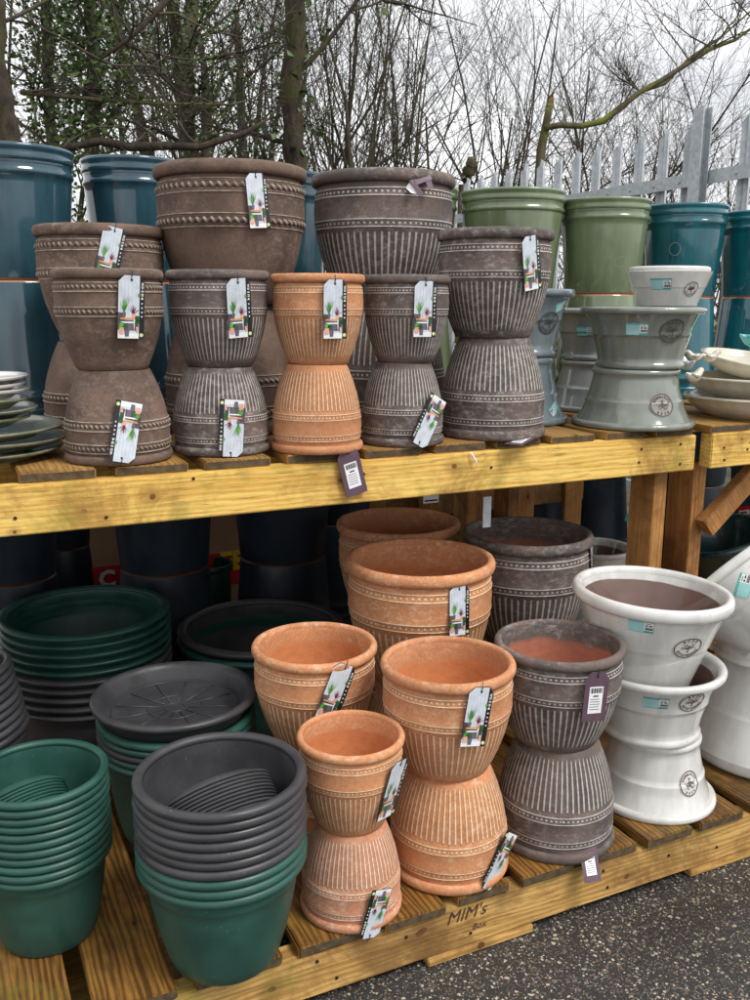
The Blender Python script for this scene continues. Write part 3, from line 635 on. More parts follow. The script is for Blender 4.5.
U4a,U4=pair('ribbed',1.006,1.946,Ud,.101,.192,.103,.197,('clay_dark','clay_dark'),("small upside down grey combed pot just right of the orange one","small upright grey combed pot just right of the orange one on the upper table"),.007,groups=(GC,GC))
U5a,U5=pair('ribbed',1.272,1.966,Ud,.135,.245,.143,.254,('clay_dark','clay_dark'),("larger upside down grey combed pot at the right end of the clay front row","larger upright grey combed pot at the right end of the upper clay row"),-.005,groups=(GC,GC))
UBa,UB=pair('rope',.375,2.397,Ud,.137,.231,.156,.272,('clay_brown','clay_brown'),("upside down brown rope banded pot half hidden behind the leftmost front pots","wide brown rope banded pot in the second row, left, with a slanting picture tag"),.025,groups=(GC,GC))
BBa,BB=pair('rope',.70,2.332,Ud,.172,.324,.190,.327,('clay_brown','clay_brown'),("big upside down brown pot seen only in the gap behind the left grey combed pots","biggest brown rope banded pot, high in the back left of the clay pots"),.015,groups=(GC,GC))
BGa,BG=pair('ribbed',1.133,2.302,Ud,.174,.338,.192,.316,('clay_dark','clay_dark'),("big upside down grey combed pot seen only in the gaps behind the orange pots","biggest grey combed pot of the upper table, with a folded price tag under its rim"),-.006,groups=(GC,GC))
GT='tall glazed planters along the back of the upper tables'
def tall(x,y,R,zt,zj,mat,l1,l2): return pair('tall',x,y,Ud,R*1.0,zj-Ud,R,zt-zj,(mat,mat),(l1,l2),groups=(GT,GT))
tall(.237,2.75,.164,1.780,1.442,'glaze_navy',"upside down petrol blue planter at the left edge behind the stacked saucers","upright petrol blue planter at the left edge of the upper table")
tall(.575,2.85,.143,1.787,1.445,'glaze_navy',"upside down petrol blue planter hidden behind the brown rope pots","upright petrol blue planter between the leftmost blue one and the biggest brown pot")
tall(1.03,2.80,.138,1.770,1.43,'glaze_navy',"upside down petrol blue planter behind the two biggest clay pots","upright petrol blue planter showing as a sliver between the two biggest clay pots")
tall(1.506,2.85,.152,1.761,1.43,'glaze_green',"upside down sage green planter behind the biggest grey combed pot","sage green planter peeping out right of the biggest grey combed pot")
_,GR1=tall(1.804,2.70,.177,1.750,1.434,'glaze_green',"upside down sage green planter behind the right grey combed pot","sage green planter standing directly behind the right grey combed pot")
_,GR2=tall(2.113,2.60,.153,1.729,1.420,'glaze_green',"upside down sage green planter under the rightmost green one","rightmost sage green planter, above the grey flared pots, with a pale ring mark")
_,TE1=tall(2.424,2.55,.144,1.722,1.412,'glaze_teal',"upside down teal planter below the left teal one, behind the small white pot","left teal planter, behind the small white pot, with a pale ring mark")
tall(2.746,2.50,.148,1.710,1.414,'glaze_teal',"upside down teal planter at the right edge behind the cream birds","teal planter at the right edge of the photo")
for t_,u,v,a,b in ((GR2,620,262,.020,.017),(TE1,675,249,.019,.022)):
    patch(t_,u,v,[(*ell(a,b,36,a*.93,b*.92),0,.0002)],['chalk'],'ring_mark',0.)
GF='flared glazed pots in pairs on the upper table'
U6a,U6=pair('flared',1.740,1.976,Ud,.166,.157,.166,.162,('glaze_grey','glaze_grey'),("upside down grey green flared pot with a round emblem, upper table","upright grey green flared pot carrying the small white pot"),.009,groups=(GF,GF))
GBa,GB=pair('flared',1.481,2.175,Ud,.151,.183,.152,.182,('glaze_bluegrey','glaze_bluegrey'),("upside down blue grey flared pot behind the right grey combed pot","upright blue grey flared pot peeping out right of the grey combed pot"),.003,groups=(GF,GF))
GSa,GS=pair('flared',1.895,2.33,Ud,.160,.155,.158,.158,('glaze_stone','glaze_stone'),("upside down stone grey flared pot behind the grey green pair","upright stone grey flared pot behind the grey green pair"),-.0,groups=(GF,GF))
WB=pot('straight',1.806,1.945,1.3825,.106,.103,'glaze_white',"small white glazed pot standing on the grey green flared pot",'plant pot',base=.72)
emblem(U6,672,331,'emblem_plate_olive','emblem_dark',.1,a=.036,b=.030,top='ACER'); emblem(U6a,662,405,'emblem_plate_grey','emblem_ink',0,a=.034,b=.031,top='ACER'); emblem(WB,691,289,'emblem_plate_white','emblem_ink',.1,a=.020,b=.020)
emblem(GB,549,323,'emblem_plate_blue','emblem_dark',.1,a=.034,b=.030)
sticker(U6,637,329,0,s=.95); sticker(WB,661,284,0,s=.9); sticker(GB,561,306,.3,s=.8); sticker(GBa,554,409,.5,s=.8); sticker(GS,585,331,0,s=.9); sticker(U6a,694,409,.2,s=.7)
# ---- saucers, bowls and birds
def P_saucer(R,h,base=.7,lip=.01):
    return [(0,.004,.02),(R*base-.006,.004,.02),(R*base,0,.02),(R*base+.004,.003,.1),(R-.012,h*.72,.6),(R-.002,h-.006,.8),(R,h-.002,.85),(R-.003,h,.95),(R-.009,h-.001,1.0),(R-.016,h*.72,1.02),(R*base-.002,.009,1.04),(0,.008,1.05)]
def saucer(x,y,z,R,h,mat,label,cat='saucer',group=None,base=.7,name='glazed_saucer',rot=(0,0,0)):
    m=MB(); m.lathe(P_saucer(R,h,base),128); o=m.build(name,MT[mat],sharp=60); o.location=(x,y,z); o.rotation_euler=rot
    return tag(o,label,cat,group)
GSC='glazed saucers stacked at the left edge of the upper table'
ordn=['lowest','second lowest','third from bottom','fourth from bottom','fifth from bottom','sixth from bottom','seventh from bottom','eighth from bottom','topmost']
zz=[1.063,1.085,1.107,1.130,1.149,1.168,1.188,1.201,1.215]
RR=[.181,.185,.183,.142,.146,.132,.118,.116,.120]; mm=['glaze_plate_green']*6+['glaze_plate_white']*3
ox=[0,.003,.0,-.022,-.013,-.016,.0,-.003,-.0]
for k in range(9):
    q=('large dark green' if k<3 else 'medium green' if k<6 else 'small white')
    saucer(.068+ox[k],2.115,zz[k],RR[k],.024 if k<6 else .020,mm[k],f"{q} glazed saucer, {ordn[k]} of the nine at the left edge",group=GSC,rot=(R_(random.uniform(-1.2,1.2)),R_(random.uniform(-1.5,1.5)),0))
GBW='cream glazed bowls on the right table'
def P_bowl(R,h): return [(0,.006,.02),(R*.60,.006,.02),(R*.62,0,.02),(R*.66,.004,.1),(R*.80,h*.25,.3),(R*.93,h*.62,.6),(R*.975,h*.86,.8),(R*1.0,h*.9,.85),(R*1.0,h*.97,.9),(R*.985,h,.95),(R*.95,h*.98,1),(R*.93,h*.86,1.02),(R*.8,h*.35,1.04),(0,.014,1.05)]
for k,(z,l) in enumerate(((1.0625,"lower of two wide cream bowls stacked at the right edge of the upper table"),(1.118,"upper of two wide cream bowls stacked at the right edge of the upper table"))):
    m=MB(); m.lathe(P_bowl(.208,.064),128); o=m.build('glazed_bowl',MT['glaze_cream'],sharp=60); o.location=(2.215,1.985,z); tag(o,l,'bowl',GBW)
m=MB(); m.lathe(P_bowl(.165,.05),128); BD=m.build('bird_bath_dish',MT['glaze_cream'],sharp=60); BD.location=(2.275,2.06,1.178); BD.rotation_euler=(R_(9),R_(3),0); tag(BD,"cream bird bath dish resting on the two cream bowls",'bird bath')
def bird(x,y,z,rz,mat,label,s=1.):
    t=thing('ceramic_bird',label,'figurine',(x,y,z),(0,0,rz),'ceramic birds on the bird bath dishes')
    m=MB(); P=[(-.040,.034),(-.032,.030),(-.022,.022),(-.008,.017),(.006,.018),(.016,.027),(.023,.037),(.030,.040),(.036,.039),(.044,.037)]; Rr=[.002,.005,.011,.017,.017,.013,.0115,.011,.006,.001]
    m.tube([(a*s,0,b*s) for a,b in P],[r*s for r in Rr],16); b=m.build('body',MT[mat],t,sharp=0); sb=b.modifiers.new('s','SUBSURF'); sb.levels=1; sb.render_levels=1
    for sy in (-1,1):
        m=MB(); m.tube([(.012*s,sy*.013*s,.024*s),(-.005*s,sy*.018*s,.024*s),(-.026*s,sy*.012*s,.032*s)],[.004*s,.009*s,.002*s],8); m.build('wing',MT[mat],t,sharp=0)
        m=MB(); bm=bmesh.new(); bmesh.ops.create_uvsphere(bm,u_segments=8,v_segments=6,radius=.0016*s); m.bm(bm,0,Matrix.Translation((.031*s,sy*.0095*s,.043*s))); m.build('eye',MT['print_black'],t)
    return t
def bird_at(u,v,Y,rz,mat,label,s_):
    p=at(u,v,Y); return bird(p.x,p.y,p.z,R_(rz),mat,label,s_)
bird_at(694,362,2.03,150,'glaze_cream',"cream bird on the back rim of the cream dish, facing left",.72)
bird_at(710,363,2.03,-15,'glaze_cream',"cream bird on the back rim of the cream dish, facing right",.78)
bird_at(694,383,1.86,5,'glaze_cream',"cream bird perched low at the left end of the cream bowls",.85)
bird_at(686,371,2.0,80,'glaze_plate_white',"white bird half hidden behind the grey green flared pots",.9)
m=MB(); m.lathe(P_bowl(.12,.04),96); TD=m.build('bird_bath_dish',MT['glaze_turquoise'],sharp=60); TD.location=(2.37,1.99,1.2); TD.rotation_euler=(R_(3),0,0); tag(TD,"turquoise bird bath dish at the right edge of the photo",'bird bath')
bird(2.265,1.96,1.245,R_(10),'glaze_turquoise',"turquoise bird on the near rim of the turquoise dish",1.2)
bird(2.29,2.08,1.258,R_(-20),'glaze_turquoise',"turquoise bird at the back of the turquoise dish",1.2)

# ---------------------------------------------------------------- lower platform: clay
T4a,T4=pair('ribbed',.912,1.528,Ld,.129,.233,.139,.230,('terracotta','terracotta_gold'),("larger upside down terracotta pot at the front of the platform above the stencilled words","upright golden terracotta pot on the larger upside down one at the front"),-.009,groups=(GL,GL))
T5a,T5=pair('ribbed',.666,1.489,Ld,.102,.186,.104,.183,('terracotta_pink','terracotta'),("small upside down pinkish terracotta pot at the front of the platform","smallest upright terracotta pot, at the front of the platform beside the charcoal plastic pots"),.0,groups=(GL,GL))
T1a,T1=pair('ribbed',.711,1.786,Ld,.125,.218,.139,.224,('terracotta','terracotta'),("upside down terracotta pot hidden behind the smallest pair","upright terracotta pot behind the smallest one, with a picture tag leaning right"),0,groups=(GL,GL))
T2a,T2=pair('ribbed',1.09,2.0,Ld,.140,.22,.193,.32,('terracotta','terracotta'),("upside down terracotta pot hidden under the biggest bright terracotta pot","biggest bright terracotta pot, wide rimmed, in the middle of the platform"),0,groups=(GL,GL))
T3a,T3=pair('ribbed',1.24,2.415,Ld,.140,.22,.189,.31,('terracotta','terracotta'),("upside down terracotta pot hidden at the back of the platform","big terracotta pot in the shade behind the biggest bright one"),0,groups=(GL,GL))
D1a,D1=pair('ribbed',1.506,2.12,Ld,.150,.22,.188,.317,('clay_dark','clay_dark'),("upside down dark combed pot hidden behind the dark and white stacks","big dark combed pot in the shade behind the white stack"),0,groups=(GL,GL))
D2a,D2=pair('ribbed',1.185,1.521,Ld,.134,.241,.141,.222,('clay_dark','clay_dark'),("upside down dark combed pot at the platform front, plum tag by its rim","upright dark combed pot with a reddish inside and a plum price tag"),-.007,groups=(GL,GL))
# white glazed
GW='white glazed pots on the lower platform'
W3=pot('flared',1.505,1.558,Ld+.0005,.151,.172,'glaze_white',"upside down white flared pot at the foot of the front white stack",inv=True,group=GW)
W2=pot('flared',1.490,1.565,Ld+.173,.166,.173,'glaze_white',"upright white flared pot in the middle of the front white stack",group=GW)
W1=pot('straight',1.468,1.576,.522,.183,.221,'glaze_white',"top white pot of the front white stack, brown inside, with an oval tree emblem",group=GW,base=.585,tilt=((.43,.90,0),R_(2.5)))
W6=pot('straight',1.935,1.60,Ld+.0005,.195,.278,'glaze_white',"upside down white pot at the foot of the right edge stack",inv=True,group=GW,base=.70)
W5=pot('flared',1.905,1.60,Ld+.279,.186,.165,'glaze_white',"upright white pot at the right edge with a pale green price sticker",group=GW)
AX=Vector((-.24,.73,.64)).normalized(); RC=at(732,571,1.66); BP=RC-AX*.19
W7=pot('straight',BP.x,BP.y,BP.z,.185,.19,'glaze_white',"white pot lying tilted on the right edge stack under the diagonal brace",group=GW,base=.62,tilt=((-AX.y,AX.x,0),math.acos(AX.z)))
sticker(W7,744,586,.6,s=1.)
WH=pair('flared',2.073,2.5,Ld,.13,.17,.13,.165,('glaze_white','glaze_white'),("upside down white pot in the shade behind the dark combed pot","white rimmed pot in the shade between the dark combed pot and the post"),0,groups=(GW,GW))
emblem(W1,688,648,'emblem_plate_white','emblem_ink',-.0,a=.036,b=.027); emblem(W2,692,702,'emblem_plate_white','emblem_ink',.0,a=.034,b=.026); emblem(W3,689,783,'emblem_plate_white','emblem_ink',0,a=.027,b=.030)
sticker(W1,641,626,.0,s=.95); sticker(W2,656,703,0,s=.95); sticker(W5,742,641,0,s=1.)
# under the right table
Q=at(722,560,2.3)
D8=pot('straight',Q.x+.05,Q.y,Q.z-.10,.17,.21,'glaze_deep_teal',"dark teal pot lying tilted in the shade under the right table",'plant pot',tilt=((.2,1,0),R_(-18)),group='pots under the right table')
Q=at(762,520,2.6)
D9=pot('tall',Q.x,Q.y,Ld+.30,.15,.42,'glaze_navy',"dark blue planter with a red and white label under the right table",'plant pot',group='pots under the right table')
patch(D9,744,511,[(*grid_rect(-.028,.028,-.018,.018),0,.0),(*grid_rect(-.024,.024,-.014,.004),1,.0004),(*grid_rect(-.018,.014,-.009,-.003,2),2,.0008)],['red_print','paper','print_black'],'price_sticker',.3)
# ---------------------------------------------------------------- navy planters in the shade
GN='dark blue planters in the shade under the table'
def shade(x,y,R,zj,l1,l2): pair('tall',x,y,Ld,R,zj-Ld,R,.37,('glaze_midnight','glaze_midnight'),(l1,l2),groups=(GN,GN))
shade(.165,2.82,.150,.595,"upside down dark blue planter at the left edge under the beam","upright dark blue planter at the left edge under the beam")
shade(.34,3.12,.125,.600,"upside down dark blue planter set back between the two left ones","upright dark blue planter set back between the two left ones")
shade(.602,2.76,.166,.590,"upside down dark blue planter behind the green bowls, left of the red print","upright dark blue planter in front of the brown cardboard box, left of the yellow letters")
shade(.990,2.76,.172,.579,"upside down dark blue planter right of the yellow letters","upright dark blue planter right of the yellow letters")
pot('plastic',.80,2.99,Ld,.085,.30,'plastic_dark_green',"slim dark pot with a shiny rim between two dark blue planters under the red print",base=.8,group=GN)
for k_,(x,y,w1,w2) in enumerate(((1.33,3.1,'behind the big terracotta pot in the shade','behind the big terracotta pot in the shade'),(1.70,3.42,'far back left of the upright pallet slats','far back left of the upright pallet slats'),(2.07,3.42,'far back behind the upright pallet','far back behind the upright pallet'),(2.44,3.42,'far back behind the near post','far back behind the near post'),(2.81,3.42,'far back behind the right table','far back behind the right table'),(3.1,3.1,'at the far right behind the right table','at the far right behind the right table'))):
    pair('tall',x,y,Ld,.172 if k_ else .15,.38,.176 if k_ else .15,.385,('glaze_midnight','glaze_midnight'),('added light-blocking upside down dark blue planter '+w1,'added light-blocking upright dark blue planter '+w2),groups=(GN,GN))  # extra planters added to block light coming from behind the stands
# ---------------------------------------------------------------- plastic pots and bowls
def nest(x,y,z0,R,h,base,sp,mats,word,where,group,jit=.0015,tilt=None,hs=None,labelnoun='plastic pot'):
    protos={}; out=[]; n=len(mats); names=['bottom','second from the bottom','third from bottom','fourth from the bottom','fifth from the bottom','sixth from the bottom','seventh from the bottom','eighth from the bottom','ninth from the bottom','tenth from the bottom','eleventh from the bottom']
    for k,mt in enumerate(mats):
        cw={'plastic_green':'green','plastic_grey':'charcoal','plastic_dark_green':'dark green'}[mt]
        pos='topmost' if k==n-1 else names[k]
        lab=f"{cw} {labelnoun}, {pos} of {where}"
        dx,dy=random.uniform(-jit,jit),random.uniform(-jit,jit)
        ax=Vector((0,0,1)) if not tilt else Matrix.Rotation(tilt[1],3,Vector(tilt[0]))@Vector((0,0,1))
        loc=Vector((x+dx,y+dy,z0))+ax*(sp*k)
        if mt not in protos:
            o=pot('plastic',*loc,R,h,mt,lab,group=group,base=base,tilt=tilt,name='plastic_pot' if 'bowl' not in labelnoun else 'plastic_bowl',cat='plant pot' if 'bowl' not in labelnoun else 'bowl'); protos[mt]=o
        else: o=dup(protos[mt],loc,None,lab,group)
        out.append(o)
    return out
g_='plastic_green'; c_='plastic_grey'; d_='plastic_dark_green'
L1=nest(.112,1.66,Ld+.001,.124,.178,.67,.0157,[g_]*11,'',"the nested stack at the lower left corner",'nested green pots at the lower left')
L2=nest(.398,1.456,Ld+.001,.152,.212,.60,.0174,[g_]*3+[c_]*7,'',"the front stack of charcoal over green pots",'nested pots in the front stack')
L3=nest(.429,1.911,Ld+.001,.174,.22,.72,.0158,[g_,g_,c_,g_,g_],'',"the stack under the big charcoal saucer",'nested pots under the charcoal saucer')
L4=nest(.313,2.427,Ld+.001,.220,.165,.78,.0235,[c_]*5+[d_]*5,'',"the wide bowl stack",'wide nested bowls',labelnoun='wide plastic bowl')
L6=nest(.796,2.413,Ld+.001,.240,.24,.78,.026,[d_,c_],'',"the wide pair behind the terracotta pots",'wide nested pots behind the terracotta')
L5=nest(.035,2.10,Ld+.03,.135,.20,.66,.0185,[c_]*9,'',"the leaning stack at the left edge",'leaning charcoal pots at the left edge',tilt=((.25,1,0),R_(-11)))
# big charcoal saucer with moulded spokes
t=thing('plastic_saucer',"big charcoal plastic saucer with moulded spokes lying on the nested pots",'saucer',(.425,1.911,Ld+.001+.22+.0158*4-.004))
m=MB(); m.lathe([(0,.004,.02),(.15,.004,.02),(.153,0,.02),(.157,.003,.1),(.166,.022,.6),(.172,.030,.8),(.180,.034,.85),(.183,.040,.9),(.180,.046,.95),(.173,.049,1.0),(.165,.046,1.02),(.160,.036,1.02),(.152,.012,1.04),(0,.008,1.05)],128); m.build('dish',MT['plastic_grey'],t,sharp=60)
m=MB()
for k in range(12): 
    a=2*PI*k/12+.1; m.tube([(.03*math.cos(a),.03*math.sin(a),.0098),(.085*math.cos(a),.085*math.sin(a),.0115),(.132*math.cos(a),.132*math.sin(a),.0122)],[.0016,.0022,.0016],6)
for r in (.022,.06,.138): m.lathe([(r+.0016*math.cos(b),.0088+.0265*r+.0018*math.sin(b)) for b in [2*PI*j/6 for j in range(6)]],72,closed=True)
m.build('spokes',MT['plastic_grey'],t,sharp=0)
# small saucers lying on edge inside the two front stacks
ORD=['first','second','third','fourth','fifth','sixth','seventh','eighth','ninth','tenth','eleventh','twelfth','thirteenth']
def small_saucers(cx,cy,cz,ax,n,R,sp,mat,word,group):
    ax=Vector(ax).normalized(); q=ax.to_track_quat('Z','Y').to_euler(); m=MB(); m.lathe(P_saucer(R,.017,.80),96); me=m.mesh('small_saucer',MT[mat],sharp=50)
    for k in range(n):
        o=bpy.data.objects.new('small_saucer',me); COL.objects.link(o); o.location=Vector((cx,cy,cz))+ax*(sp*(k-n/2)); o.rotation_euler=q
        tag(o,f"small {word} saucer, {ORD[k]} from the back of the slanting {word} stack",'saucer',group)
small_saucers(.392,1.462,.490,(.12,-.72,-.68),13,.114,.0066,'plastic_grey','charcoal','slanting charcoal saucers inside the front stack')
small_saucers(.080,1.672,.462,(.22,-.70,-.68),11,.088,.0062,'plastic_green','green','slanting green saucers inside the left stack')

# ---------------------------------------------------------------- tags
D=math.radians
hang(U1,130,307,D(2),"picture tag on the leftmost upright pot of the front row")
hang(UB,110,254,D(14),"slanting picture tag on the wide brown pot of the second row, left")
hang(BB,257,201,D(-4),"picture tag on the biggest brown rope banded pot")
hang(U2,238,308,D(-4),"picture tag on the upright grey pot left of the orange one",)
hang(U3,334,309,0,"picture tag on the upright orange pot of the upper table")
hang(U4,424,309,0,"picture tag on the small upright grey pot right of the orange one")
hang(U5,530,263,D(-10),"picture tag on the larger grey pot beside the green planters")
hang(U1a,125,432,D(12),"upside down picture tag on the leftmost upside down pot")
hang(U2a,231,428,D(4),"upside down picture tag on the grey pot left of the orange pair")
hang(U4a,427,421,D(30),"upside down picture tag leaning right on the small grey pot beside the orange pair")
hang(T2,458,610,D(1),"picture tag on the biggest bright terracotta pot")
hang(T1,335,691,D(24),"picture tag leaning right on the terracotta pot behind the smallest one")
hang(T4,476,716,D(8),"picture tag on the golden terracotta pot at the front")
hang(T5,391,788,D(8),"picture tag at the right side of the smallest upright terracotta pot")
hang(T4a,497,860,D(36),"dark upside down picture tag by the rim of the larger upside down terracotta pot")
hang(T5a,374,912,D(14),"dark upside down picture tag at the foot of the small pinkish pot",scale=.85)
hang(D1,590,556,0,"picture tag seen edge on at the right of the shaded dark pot",scale=.8)
hang(D2,592,694,D(3),"plum price tag on the upright dark combed pot",'price',off=.014)
t=hang(U3a,345,452,D(-14),"plum price tag hanging over the yellow beam below the orange pots",'price'); p=at(352,472,1.838); t.location=p; t.rotation_euler=(Matrix.Rotation(D(-14),3,'Y')).to_euler()
t=hang(U5a,520,440,0,"plum price tag lying flat by the rim of the larger upside down grey pot",'price',scale=.9); p=at(522,441,1.835); t.location=(p.x,p.y,Ud+.004); t.rotation_euler=(R_(-82),0,R_(-60))
t=hang(D2a,590,863,0,"plum price tag at the foot of the upside down dark pot, over the front board",'price',scale=.75); p=at(590,862,1.385); t.location=p; t.rotation_euler=(R_(-28),0,R_(-12)); 
# folded price tag on the biggest grey pot
az,z,r,sl,Mw=hit(BG,417,186); p=Mw@Vector((r*math.cos(az),r*math.sin(az),z)); n=(Mw.to_3x3()@Vector((math.cos(az),math.sin(az),0))).normalized()
ft=thing('price_tag',"plum price tag folded outwards under the rim of the biggest grey combed pot",'tag',p,group='plum coloured price tags on the clay pots'); ft.rotation_euler=(0,R_(-14),math.atan2(n.y,n.x)+PI/2)
m=MB(); W=.026
fold=[(-.034,-.006,-.026),(-.034,-.036,-.008),(.030,-.030,.014),(.030,-.004,-.012)]
m.add([(-.034,-.002,.002),(-.036,-.026,-.012),(-.022,-.038,-.020),(-.024,-.006,.012)],[(0,1,2,3)],1)
m.add([(-.024,-.004,.018),(-.026,-.044,-.024),(-.014,-.048,-.022),(-.010,-.006,.020)],[(0,1,2,3)],0)
m.add([(-.020,-.006,.020),(-.022,-.020,.002),(.036,-.018,.008),(.038,-.004,.028)],[(0,1,2,3)],0)
m.add([(.018,-.008,.016),(.012,-.034,-.014),(.026,-.034,-.012),(.036,-.008,.020)],[(0,1,2,3)],0)
o=m.build('card',[MT['purple_card'],MT['paper']],ft,smooth=False); sm=o.modifiers.new('t','SOLIDIFY'); sm.thickness=.0008
m=MB(); m.tube([(0,0,.02),(-.004,.004,.03),(-.002,.008,.036)],.0009,6); m.build('cord_loop',MT['string'],ft)
# cable tie stub and clear label holders on the upper beam
m=MB(); m.tube([(0,0,0),(.004,-.004,-.006),(.013,-.006,-.022),(.016,-.006,-.03)],[.001,.0025,.0028,.001],6); o=m.build('plastic_label_strip',MT['paper']); o.location=at(470,452,1.846); tag(o,"clear white plastic strip stuck on the top edge of the yellow beam",'label')
m=MB(); m.box(-.012,.012,-.0006,.0006,-.04,.04,0); m.box(-.009,.009,-.0014,-.0008,-.038,-.03,0); o=m.build('plastic_label_strip',MT['galv'],smooth=False); o.location=at(487,512,1.93); tag(o,"small upright metal strip hanging below the beam above the dark pot",'label')
m=MB(); m.box(-.026,.026,-.0006,.0006,-.012,.012,0); m.box(-.022,.022,-.0012,-.0008,-.007,-.002,1); o=m.build('shelf_label',[MT['paper'],MT['print_black']],smooth=False); o.location=at(431,499,2.35); tag(o,"small white label with a dark line of print hanging in the shade below the beam",'label')

# ---------------------------------------------------------------- palisade fence
FX,FY=3.45,3.46; fd=Vector((.035,1,0)).normalized()
F=thing('palisade_fence',"galvanised steel palisade fence with pointed pales running back behind the green and teal planters",'fence',(FX,FY,GZ),(0,0,math.atan2(-fd.x,fd.y)))
def pale(s):
    m=MB(); X=[-.034,-.017,0,.017,.034]; Dp=[.0,.024,.006,.024,.0]; zt=2.255-GZ; top=[-.055,-.015,.0,-.015,-.055]
    vs=[];k=0
    lev=[(0.05,0),(zt-.10,0),(zt-.05,.004),(zt,.010)]
    for side in (0,.0028):
        for j,(z,sp) in enumerate(lev):
            for i,x in enumerate(X):
                zz=z+(top[i] if j==3 else 0); xx=x*(.86 if j==3 and i in (0,4) else 1); 
                vs.append((Dp[i]+side-(.012 if False else 0),s+xx,zz))
    n=5; N_=20
    fs=[(o+j*n+i,o+j*n+i+1,o+(j+1)*n+i+1,o+(j+1)*n+i) for o in (0,N_) for j in range(3) for i in range(4)]
    fs+=[(j*n+i,(j+1)*n+i,N_+(j+1)*n+i,N_+j*n+i) for i in (0,4) for j in range(3)]+[(3*n+i,3*n+i+1,N_+3*n+i+1,N_+3*n+i) for i in range(4)]
    m.add(vs,fs)
    # splayed side tine behind the tip
    m.add([(.014,s+.022,zt-.09),(.016,s+.036,zt-.09),(.034,s+.050,zt-.005),(.016,s+.022,zt-.088),(.018,s+.036,zt-.088),(.036,s+.051,zt-.005)],[(0,1,2),(3,5,4),(0,2,5,3),(1,4,5,2)])
    bm=bmesh.new(); bmesh.ops.create_cone(bm,cap_ends=True,segments=8,radius1=.010,radius2=.007,depth=.008); m.bm(bm,0,Matrix.Translation((-.048,s,1.975-GZ))@Matrix.Rotation(-PI/2,4,'Y'))
    m.build('pale',MT['galv'],F,smooth=False)
for k in range(-3,34): 
    if k!=0: pale(.187*k)
m=MB(); z1=2.008-GZ; m.box(-.045,-.041,-1.0,6.6,z1-.062,z1,0); m.box(-.041,-.004,-1.0,6.6,z1-.006,z1-.001,0); m.box(-.041,-.004,-1.0,6.6,.35,.356,0); m.box(-.045,-.041,-1.0,6.6,.29,.36,0); m.build('rail',MT['galv'],F,smooth=False)
for s in (0.02,2.8,5.6):
    m=MB(); 
    m.box(-.105,-.100,s-.035,s+.035,0,2.29-GZ,0); m.box(-.0995,-.055,s-.003,s+.003,0,2.285-GZ,0); m.box(-.0545,-.0495,s-.035,s+.035,0,2.29-GZ,0); m.build('post',MT['galv'],F,smooth=False)

# ---------------------------------------------------------------- trees
class Wood:
    def __init__(s,seed): s.r=random.Random(seed); s.big=MB(); s.tw=MB(); s.ends=[]
    def limb(s,pts,rad,seg=10): s.big.tube(pts,rad,seg)
    def branch(s,p,d,L_,r,lev,up=.25,kids=(8,5,4),wob=.28,maxr=.52):
        R=s.r; n=6 if lev>0 else 4; pts=[p]; rad=[r]; q=p.copy(); dd=d.normalized()
        for i in range(n):
            dd=(dd+Vector((R.gauss(0,wob*.75),R.gauss(0,wob*.75),R.gauss(0,wob*.75)+up*.35))*.55).normalized(); q=q+dd*(L_/n)
            pts.append(q.copy()); rad.append(max(.0022,r*(1-.72*(i+1)/n)))
            if (q.z-1.39)/max(q.y,2)>maxr: break
        (s.big if r>.018 else s.tw).tube(pts,rad,7 if r>.018 else (4 if r>.006 else 3),cap=False)
        if lev<=0 or len(pts)<3: s.ends.append(pts[-1]); return
        nk=kids[-lev] if lev<=len(kids) else 5
        for k in range(nk):
            t=R.uniform(.2,1)*(len(pts)-1); i=min(int(t),len(pts)-2); c=pts[i].lerp(pts[i+1],t-i); ax=(pts[i+1]-pts[i]).normalized()
            pr=Vector((R.gauss(0,1),R.gauss(0,1),R.gauss(0,1))); pr=(pr-ax*pr.dot(ax)).normalized(); a=R.uniform(.35,.85)
            s.branch(c,ax*math.cos(a)+pr*math.sin(a),L_*R.uniform(.35,.62),max(.0030,rad[i]*R.uniform(.42,.68)),lev-1,up,kids,wob,maxr)
def leaves(mb,centers,n,spread,size,rr_):
    for k in range(n):
        c=rr_.choice(centers); p=Vector((c[0]+rr_.gauss(0,spread),c[1]+rr_.gauss(0,spread),c[2]+rr_.gauss(0,spread*1.1))); s=size*rr_.uniform(.5,1.3)
        a=Vector((rr_.gauss(0,1),rr_.gauss(0,1),rr_.gauss(0,.6))).normalized(); b=a.cross(Vector((rr_.gauss(0,1),rr_.gauss(0,1),rr_.gauss(0,1)))).normalized(); nn=a.cross(b)
        mb.add([p-a*s*.5,p+b*s*.38+nn*s*.12,p+a*s*.55,p-b*s*.38+nn*s*.12],[(0,1,2),(0,2,3)])
def finish(t,w_,trunk='bark',twig='twig',ivy=None):
    base=t.location
    def bb(mb,name,mat):
        if mb.v: o=mb.build(name,MT[mat],t,sharp=0); o.location=-Vector(base)
    bb(w_.big,'trunk',trunk); bb(w_.tw,'crown',twig)
    if ivy: bb(ivy,'ivy','ivy')
GTr='bare trees behind the stands'
def gz(y): return GZ-.1+(.05 if y>4.4 else 0)+.012*max(0,y-4.4)
